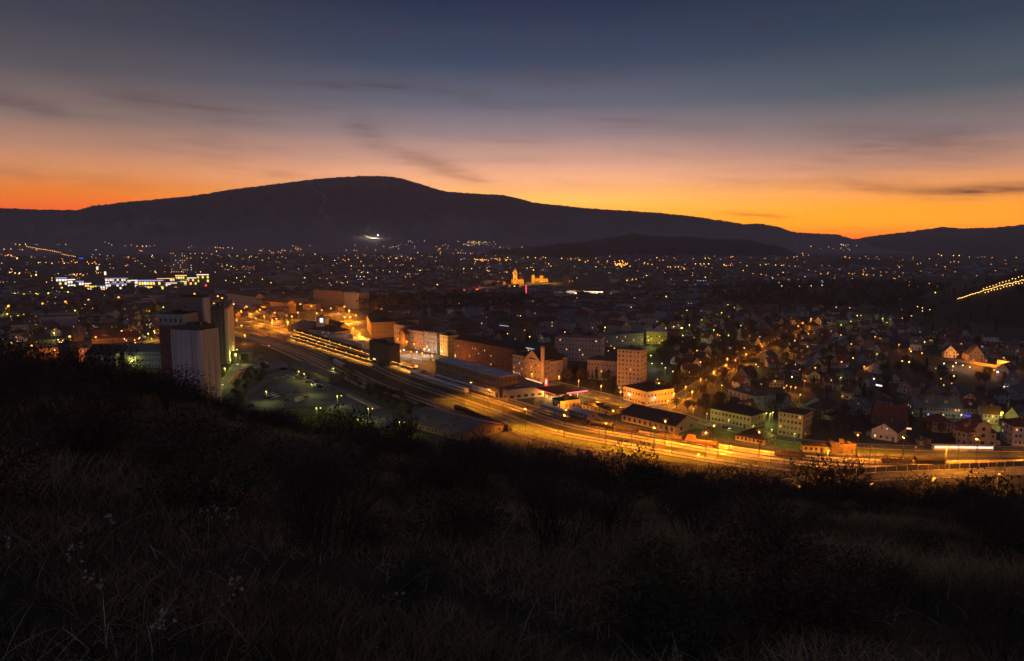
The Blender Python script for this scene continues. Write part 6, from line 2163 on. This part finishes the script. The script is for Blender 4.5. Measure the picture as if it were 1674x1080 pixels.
BT = [(t_, 'bare_tree', 'bare dark tree') for t_ in TOWNTREES]
CT = [(t_, 'conifer_tree', 'dark conifer') for t_ in CONES]
scatter_trees(95, [(1090, 560), (1300, 560), (1500, 600), (1674, 620), (1674, 720), (1440, 690), (1260, 690), (1110, 660)], BT + CT[:1], None, 'among the eastern houses', .55, 1.0, 9, 2)
scatter_trees(60, [(1100, 500), (1500, 500), (1674, 560), (1674, 600), (1440, 590), (1240, 550), (1090, 560)], BT + CT, None, 'at the far side of the eastern estate', .7, 1.2, 11, 3)
scatter_trees(34, [(880, 600), (1010, 625), (1010, 655), (900, 622)], BT + CT, None, 'between the avenue and the apartment tower', .6, 1.0, 7, 4)
scatter_trees(42, [(1056, 590), (1090, 620), (1160, 600), (1260, 530), (1120, 560)], BT, None, 'left of the tree-lined avenue', .8, 1.2, 8, 5)
scatter_trees(40, [(640, 505), (900, 520), (1000, 560), (840, 560), (640, 530)], BT + CT[:1], None, 'in the dark town centre', .8, 1.2, 12, 6)
scatter_trees(36, [(0, 560), (260, 560), (260, 500), (0, 505)], BT, None, 'in the industrial quarter', .8, 1.2, 14, 7)
scatter_trees(26, [(360, 590), (385, 600), (440, 600), (420, 640), (370, 665)], BT[:3], None, 'between the road and the parking ground', .35, .6, 5, 8)
scatter_trees(24, [(545, 612), (620, 640), (700, 668), (680, 690), (600, 655)], BT[:3], None, 'between parking ground and freight shed', .45, .7, 6, 9)
scatter_trees(26, [(1100, 650), (1180, 655), (1250, 690), (1150, 690), (1100, 672)], BT, None, 'beside the cream school building', .5, .8, 6, 10)
scatter_trees(40, [(1470, 500), (1674, 480), (1674, 560), (1560, 575), (1500, 560)], BT + CT, None, 'on the foot of the vineyard hill', .7, 1.1, 12, 12, zf=True)
scatter_trees(30, [(1330, 690), (1430, 690), (1560, 705), (1674, 722), (1420, 722), (1320, 715)], BT, None, 'between the verge and the first houses', .45, .75, 7, 13)
# trees lining the avenue
q = 0
for s_ in (-9.5, 9.5):
    Tg = np.gradient(S2, axis=0); Tg /= np.linalg.norm(Tg, axis=1)[:, None]
    for k in range(8, len(S2), 4):
        x = S2[k, 0] - Tg[k, 1] * s_; y = S2[k, 1] + Tg[k, 0] * s_
        if math.hypot(x, y) > 900:
            continue
        q += 1
        plant('avenue_tree', TOWNTREES[q % 4], ('trunk', 'crown'), (x, y, -.1), rnd.uniform(.8, 1.05), rnd.uniform(0, 6), f'orange-lit bare avenue tree, number {ordn(q)} along the tree-lined avenue', 'tree', 'trees lining the avenue')
# dark park wood
wood = MB()
rw = random.Random(4)
PW_ = [Gp([(1150, 480), (1250, 466), (1440, 466), (1560, 470), (1500, 500), (1420, 512), (1200, 506)]), Gp([(560, 500), (700, 490), (860, 492), (900, 505), (720, 515), (600, 512)])]
nt_ = 0
while nt_ < 900:
    P_ = PW_[0] if rw.random() < .72 else PW_[1]
    xs = [p[0] for p in P_]; ys = [p[1] for p in P_]
    x, y = rw.uniform(min(xs), max(xs)), rw.uniform(min(ys), max(ys))
    if not inpoly(x, y, P_):
        continue
    nt_ += 1
    h = rw.uniform(11, 20)
    wood.tube((x, y, 0), (x, y, h * .6), .3, .2, 3)
    for _ in range(46):
        a, b, c_ = rw.gauss(0, 1), rw.gauss(0, 1), rw.gauss(0, 1)
        l = math.sqrt(a * a + b * b + c_ * c_)
        R_ = rw.uniform(.4, 1)
        p = np.array([x + a / l * 4.2 * R_, y + b / l * 4.2 * R_, h * .62 + c_ / l * h * .38 * R_])
        o_ = np.array([rw.gauss(0, .8), rw.gauss(0, .8), rw.gauss(0, .8)])
        wood.poly([tuple(p - o_), tuple(p + o_), tuple(p + np.array([rw.gauss(0, 1), rw.gauss(0, 1), 1.6]))])
tag(wood.build('park_woodland', M['twig']), kind='stuff')
# ------------------------------------------------------------------ cars
def carmesh(ci):
    b = MB()
    pr = [(-2.15, .35), (-2.2, .75), (-1.95, .95), (2.0, .82), (2.2, .6), (2.15, .32)]
    for s in (-1, 1):
        pts = [(x, s * .86, z) for x, z in pr]
        b.poly(pts if s < 0 else pts[::-1], 0)
    for k in range(len(pr) - 1):
        (x0, z0), (x1, z1) = pr[k], pr[k + 1]
        b.quad((x0, -.86, z0), (x0, .86, z0), (x1, .86, z1), (x1, -.86, z1), 0)
    cb = [(-1.75, .94), (-1.25, 1.42), (.45, 1.45), (1.15, .9)]
    for s in (-1, 1):
        pts = [(x, s * (.82 if z < 1 else .66), z) for x, z in cb]
        b.poly(pts if s < 0 else pts[::-1], 1)
    for k in range(3):
        (x0, z0), (x1, z1) = cb[k], cb[k + 1]
        y0 = .82 if z0 < 1 else .66; y1 = .82 if z1 < 1 else .66
        b.quad((x0, -y0, z0), (x0, y0, z0), (x1, y1, z1), (x1, -y1, z1), 0 if k == 1 else 1)
    me = b.mesh('body', [CARM[ci], M['glass']])
    w = MB()
    w.tube((0, -.1, 0), (0, .1, 0), .32, .32, 10, 0, True)
    w.poly([(.32 * math.cos(t), -.1, .32 * math.sin(t)) for t in np.linspace(0, 2 * math.pi, 11)[:-1]])
    return me, w.mesh('wheel', [M['tyre']])


CARS = [carmesh(i) for i in range(6)]
hl, tl = MB(), MB()
hl.box(2.16, 2.28, -.2, .2, .46, .74, 0, True)
tl.box(-2.28, -2.16, -.2, .2, .58, .84, 0, True)
HLm, TLm = hl.mesh('headlight', [M['bulb_w']]), tl.mesh('tail_light', [M['bulb_r']])
nc = {}


def car(x, y, rz, ci, where, lights=False, wheels=True):
    me, wh = CARS[ci]
    k = (CARN[ci], where)
    nc[k] = nc.get(k, 0) + 1
    t = empty('car', (x, y, .045), rz)
    tag(t, f'{CARN[ci]} car {where}, {ordn(nc[k])} of that colour there', 'car', f'cars {where}')
    obj('body', me, t)
    for sx in (-1.35, 1.35):
        for sy in (-.8, .8):
            obj('wheel', wh, t, (sx, sy, .32))
    if lights:
        for sy in (-.6, .6):
            obj('headlight', HLm, t, (0, sy, 0)); obj('tail_light', TLm, t, (0, sy, 0))


rk = random.Random(17)


def carrow(p0, p1, n, where, ang=math.pi / 2, rowsn=1, gap=5.6, miss=.12):
    a, b = np.array(G(*p0)), np.array(G(*p1))
    d = b - a
    base = math.atan2(d[1], d[0])
    nv = np.array([-math.sin(base), math.cos(base)])
    for r_ in range(rowsn):
        for k in range(n):
            if rk.random() < miss:
                continue
            p = a + d * (k + .5) / n + nv * gap * r_
            car(p[0], p[1], base + ang + rk.choice([0, math.pi]) + rk.uniform(-.05, .05), rk.choice([0, 0, 1, 1, 2, 3, 4, 5]), where)


carrow((470, 612), (525, 634), 20, 'in the long row beside the goods shed', rowsn=2)
carrow((424, 586), (436, 598), 9, 'parked beside the underpass', ang=math.pi / 2)
carrow((412, 600), (424, 602), 4, 'parked by the yard corner')
carrow((436, 652), (462, 646), 7, 'around the lone lamp', rowsn=2, gap=6)
for px, py, rz in ((484, 642, .4), (452, 620, 1.0), (462, 618, 1.1), (533, 637, .3), (470, 655, .2), (412, 664, .1), (500, 650, .9)):
    x, y = G(px, py)
    car(x, y, rz, rk.randrange(6), 'scattered over the parking ground')
carrow((612, 590), (700, 610), 26, 'parked along the avenue opposite the town houses', miss=.2)
carrow((975, 664), (1030, 672), 12, 'beside the lit loading yard', miss=.3)
carrow((556, 545), (592, 566), 14, 'on the station forecourt', miss=.2)
# traffic on the road by the silos and the avenues
for P, f, s_, hd in ((S5, .34, 2.6, 0), (S5, .42, 2.6, 0), (S5, .46, 2.6, 0), (S5, .66, -2.6, math.pi), (S5, .5, 2.6, 0), (S5, .58, 2.6, 0), (S5, .3, -2.6, math.pi), (S0, .12, 3, 0), (S0, .17, -3, math.pi), (S0, .3, 3, 0), (S0, .62, -3, math.pi), (S0, .7, 3, 0), (S0, .78, 3, 0), (S1, .2, 2, 0), (S1, .42, -2, math.pi), (S2, .2, 2.6, 0), (S2, .26, 2.6, 0), (S2, .3, 2.6, 0), (S2, .34, 2.6, 0), (S6, .6, 2.4, 0), (S3, .3, 3, 0), (S3, .5, -3, math.pi), (S3, .6, 3, 0)):
    i_ = int(f * (len(P) - 2)); d = P[i_ + 1] - P[i_]; d /= np.linalg.norm(d)
    p = P[i_] + np.array([d[1], -d[0]]) * s_
    car(p[0], p[1], math.atan2(d[1], d[0]) + hd, rk.randrange(6), 'driving with lights on', lights=True)
# van
x, y = G(490, 656)
t = empty('delivery_van', (x, y, .05), 1.15); tag(t, 'large white delivery van parked alone near the grass edge', 'van')
mb = MB(); mb.box(-3.2, 1.9, -1.1, 1.1, .5, 3.0, 0, True); mb.build('cargo_box', M['whitewall'], t)
mb = MB(); mb.box(1.95, 3.3, -1.0, 1.0, .5, 1.6, 0, True); mb.poly([(1.95, -1, 2.3), (2.6, -1, 2.3), (3.3, -1, 1.603), (1.95, -1, 1.603)][::-1]); mb.poly([(1.95, 1, 2.3), (2.6, 1, 2.3), (3.3, 1, 1.603), (1.95, 1, 1.603)]); mb.quad((1.95, -1, 2.3), (2.6, -1, 2.3), (2.6, 1, 2.3), (1.95, 1, 2.3)); mb.build('cab', M['coach'], t)
mb = MB(); mb.quad((2.62, -.95, 2.28), (3.31, -.95, 1.62), (3.31, .95, 1.62), (2.62, .95, 2.28)); mb.build('windscreen', M['glass'], t)
for sx in (-2, 2.3):
    for sy in (-1, 1):
        obj('wheel', CARS[0][1], t, (sx, sy, .4)).scale = (1.3, 1.3, 1.3)

# ------------------------------------------------------------------ trains
def wagon(kind):
    parts = []
    L2 = {'coach': 12.5, 'tank': 7, 'open': 6.5, 'loco': 8}[kind]
    b = MB()
    if kind == 'coach':
        b.box(-L2, L2, -1.4, 1.4, 1.2, 3.6, 0, True)
        r_ = MB()
        pf = [(-1.42, 3.6), (-1.1, 3.95), (0, 4.15), (1.1, 3.95), (1.42, 3.6)]
        for k in range(4):
            r_.quad((-L2, pf[k][0], pf[k][1]), (-L2, pf[k + 1][0], pf[k + 1][1]), (L2, pf[k + 1][0], pf[k + 1][1]), (L2, pf[k][0], pf[k][1]))
        r_.poly([(L2, y, z) for y, z in pf]); r_.poly([(-L2, y, z) for y, z in pf][::-1])
        parts.append(('roof', r_.mesh('roof', [M['coachroof']])))
        w = MB()
        for k in range(14):
            x0 = -L2 + 1 + k * (2 * L2 - 2) / 14
            for s in (-1.43, 1.43):
                w.box(x0, x0 + 1.25, min(s, s * .99), max(s, s * .99), 2.3, 3.1, 0, True)
        parts.append(('window_row', w.mesh('window_row', [M['glass']])))
        bodym = M['coach']
    elif kind == 'open':
        b.box(-L2, L2, -1.4, 1.4, 1.1, 1.3, 0, True)
        for (x0, x1, y0, y1) in ((-L2, L2, -1.4, -1.3), (-L2, L2, 1.3, 1.4), (-L2, -L2 + .1, -1.3, 1.3), (L2 - .1, L2, -1.3, 1.3)):
            b.box(x0, x1, y0, y1, 1.3, 2.9)
        c_ = MB()
        for k in range(7):
            x0 = -L2 + .5 + k * (2 * L2 - 1) / 7
            c_.poly([(x0, -1.25, 2.5), (x0 + 1.6, -1.25, 2.5), (x0 + .8, 0, 3.3)]); c_.poly([(x0 + 1.6, 1.25, 2.5), (x0, 1.25, 2.5), (x0 + .8, 0, 3.3)])
            c_.poly([(x0, 1.25, 2.5), (x0, -1.25, 2.5), (x0 + .8, 0, 3.3)]); c_.poly([(x0 + 1.6, -1.25, 2.5), (x0 + 1.6, 1.25, 2.5), (x0 + .8, 0, 3.3)])
        parts.append(('load', c_.mesh('load', [M['blackroof']])))
        bodym = M['rust']
    elif kind == 'tank':
        b.box(-L2, L2, -1.2, 1.2, 1.0, 1.25, 0, True)
        c_ = MB(); c_.tube((-L2 + .4, 0, 2.6), (L2 - .4, 0, 2.6), 1.35, 1.35, 12, 0, True)
        c_.tube((-.6, 0, 3.9), (-.6, 0, 4.3), .4, .4, 8, 0, True)
        parts.append(('tank', c_.mesh('tank', [M['darkmetal']])))
        bodym = M['darkmetal']
    else:
        b.box(-L2, L2, -1.4, 1.4, 1.2, 2.4, 0, True); b.box(-L2 + 1, -L2 + 4.5, -1.3, 1.3, 2.403, 4.2)
        bodym = M['orangepaint']
    u = MB()
    for sx in (-L2 + 2.2, L2 - 2.2):
        for q in (-.9, .9):
            for s in (-.75, .75):
                u.tube((sx + q, s - .07, .78), (sx + q, s + .07, .78), .42, .42, 8, 0, True)
        u.box(sx - 1.3, sx + 1.3, -.95, .95, .85, 1.09, 0, True)
    parts.append(('bogies', u.mesh('bogies', [M['darkmetal']])))
    parts.insert(0, ('body', b.mesh('body', [bodym])))
    return parts, L2


WG = {k: wagon(k) for k in ('coach', 'tank', 'open', 'loco')}
KN = {'coach': 'pale-roofed passenger coach', 'tank': 'dark tank wagon', 'open': 'rust-brown open wagon', 'loco': 'orange yard locomotive'}
KC = {'coach': 'coach', 'tank': 'wagon', 'open': 'wagon', 'loco': 'locomotive'}


def train(px0, px1, kind, where, prefer):
    """wagons on the track nearest to the line px0 -> px1"""
    g = np.array(G(*px0)); best = None
    for kk, segs in tracks.items():
        for P in segs:
            i_ = int(np.argmin(np.linalg.norm(P - g, axis=1)))
            d_ = np.linalg.norm(P[i_] - g)
            if best is None or d_ < best[0]:
                best = (d_, P, i_)
    _, P, i_ = best
    g1 = np.array(G(*px1)); total = np.linalg.norm(g1 - g)
    cum = np.concatenate([[0], np.cumsum(np.linalg.norm(np.diff(P, axis=0), axis=1))])
    s0 = cum[i_]; s = 0; n_ = 0
    kinds = kind if isinstance(kind, list) else [kind]
    sg = 1
    while s < total:
        k = kinds[n_ % len(kinds)]
        parts, L2 = WG[k]
        c_ = s0 + (s + L2) * sg
        if c_ > cum[-1] - L2:
            break
        x, y = np.interp(c_, cum, P[:, 0]), np.interp(c_, cum, P[:, 1])
        x2, y2 = np.interp(c_ + 2, cum, P[:, 0]), np.interp(c_ + 2, cum, P[:, 1])
        n_ += 1
        t = empty({'coach': 'passenger_coach', 'tank': 'tank_wagon', 'open': 'open_wagon', 'loco': 'shunting_locomotive'}[k], (x, y, 0), math.atan2(y2 - y, x2 - x))
        tag(t, f'{KN[k]} {where}, {ordn(n_)} from the station end', KC[k], f'rail vehicles {where}')
        for nm, me in parts:
            obj(nm, me, t)
        s += 2 * L2 + 1.2


train((667, 616), (727, 636), 'coach', 'standing in the dim middle of the yard', 0)
train((714, 620), (776, 641), 'coach', 'below the long hall', 0)
train((743, 672), (832, 702), ['tank', 'open', 'open'], 'in the string at the lower yard edge', 0)
train((540, 590), (600, 608), ['open', 'coach', 'open'], 'beside the lower platform', 0)
train((600, 630), (650, 646), ['tank', 'open'], 'above the parking ground', 0)
train((1080, 716), (1137, 724), ['open', 'loco', 'open'], 'below the long warehouse', 0)
train((880, 668), (925, 682), ['coach'], 'below the gas station', 0)
train((930, 688), (1000, 705), ['open', 'tank', 'open', 'open'], 'along the top of the lit yard', 0)
train((1262, 745), (1310, 750), ['open', 'open'], 'near the ochre hut', 0)
train((1440, 757), (1510, 759), ['open', 'tank'], 'beside the green verge', 0)
# coaches waiting in the far station throat, on their own siding
for r_, (p0, p1) in enumerate((((388, 500), (474, 520)), ((390, 508), (470, 527)), ((392, 514), (465, 533)))):
    a, b = np.array(G(*p0)), np.array(G(*p1)); Ls = float(np.linalg.norm(b - a)); d = (b - a) / Ls
    V, Fc = strip(np.array([a, (a + b) / 2, b]), 3.0, .05)
    tag(obj('siding_track', nmesh('siding_track', V, Fc, [M['bed']])), kind='structure')
    n_ = int(Ls / 26.5)
    for k in range(n_):
        if r_ and rk.random() < .7:
            continue
        p = a + d * (13 + k * 26.5)
        t = empty('passenger_coach', (p[0], p[1], 0), math.atan2(d[1], d[0]))
        tag(t, f'pale-roofed coach behind the dark silo, {ordn(k + 1)} in siding row {ordn(r_ + 1)}', 'coach', 'coaches in the far sidings')
        for nm, me in WG['coach'][0]:
            obj(nm, me, t)

# ------------------------------------------------------------------ walls and fences
def fence(label, pts, h, m, postgap, cat='fence', panel=True, name='fence'):
    P = smoothpath(Gp(pts), postgap)
    t = empty(name, (P[0][0], P[0][1], 0)); tag(t, label, cat)
    ox, oy = P[0]
    for k in range(len(P) - 1):
        a, b = P[k] - P[0], P[k + 1] - P[0]
        pb = MB(); pb.tube((a[0], a[1], 0), (a[0], a[1], h), .12, .12, 4, 0, True); pb.build('post', M[m], t)
        if panel:
            d = b - a; l = np.linalg.norm(d); nn = np.array([-d[1], d[0]]) / l * .06
            q = MB()
            c0 = a + d * .06; c1 = b - d * .06
            z0, z1 = h * .12, h * .92
            v = [(c0[0] - nn[0], c0[1] - nn[1]), (c1[0] - nn[0], c1[1] - nn[1]), (c1[0] + nn[0], c1[1] + nn[1]), (c0[0] + nn[0], c0[1] + nn[1])]
            n0 = len(q.v)
            for zz in (z0, z1):
                q.v += [(x, y, zz) for x, y in v]
            for f in ((0, 1, 5, 4), (1, 2, 6, 5), (2, 3, 7, 6), (3, 0, 4, 7), (4, 5, 6, 7), (3, 2, 1, 0)):
                q.f.append(f); q.mi.append(0)
            q.build('panel', M['darkwall'], t)


fence('dark panel fence with pale posts between the yard and the main road', [(1328, 781), (1400, 774), (1500, 769), (1600, 765), (1674, 762), (1800, 760)], 2.6, 'pinkwall', 4.2)
fence('pale low wall of slabs bounding the parking ground beside the dark slope', [(398, 658), (425, 640), (445, 628), (460, 619)], 1.8, 'pinkwall', 4.5, 'wall', name='slab_wall')
fence('lit loading ramp rail above the double lamps', [(565, 642), (585, 651), (612, 665)], 1.6, 'pinkwall', 4.0)
a, b = np.array(G(565, 646)), np.array(G(612, 669))
t = empty('loading_ramp', (*(a + b) / 2, 0), math.atan2(b[1] - a[1], b[0] - a[0])); tag(t, 'long pale loading ramp lit from the parking ground', 'ramp')
w = float(np.linalg.norm(b - a))
mb = MB(); mb.box(-w / 2, w / 2, 0, 4, 0, 1.1); mb.build('ramp_slab', M['pinkwall'], t)
a, b = np.array(G(1545, 590)), np.array(G(1650, 606))
w = float(np.linalg.norm(b - a))
t = empty('retaining_wall', (*(a + b) / 2, 0), math.atan2(b[1] - a[1], b[0] - a[0])); tag(t, 'long pale retaining wall lit orange below the vineyard hill', 'wall')
mb = MB(); mb.box(-w / 2, w / 2, 4, 4.5, 0, 2.4); mb.build('wall_face', M['pinkwall'], t)
a, b = np.array(G(1524, 736)), np.array(G(1622, 737))
w = float(np.linalg.norm(b - a))
t = empty('passing_train', (*(a + b) / 2, .06), math.atan2(b[1] - a[1], b[0] - a[0]))
tag(t, 'long white lit train passing on the street above the green verge', 'train')
mb = MB(); mb.box(-w / 2, w / 2, -1.2, 1.2, .4, 2.9, 0, True); mb.build('body', M['coach'], t)
mb = MB()
for k in range(26):
    x0 = -w / 2 + .4 + k * (w - .8) / 26
    mb.box(x0, x0 + (w - .8) / 26 * .86, -1.26, -1.21, 1.4, 2.4, 0, True)
mb.build('window_row', M['train_white'], t)
print('objects', len(bpy.data.objects))
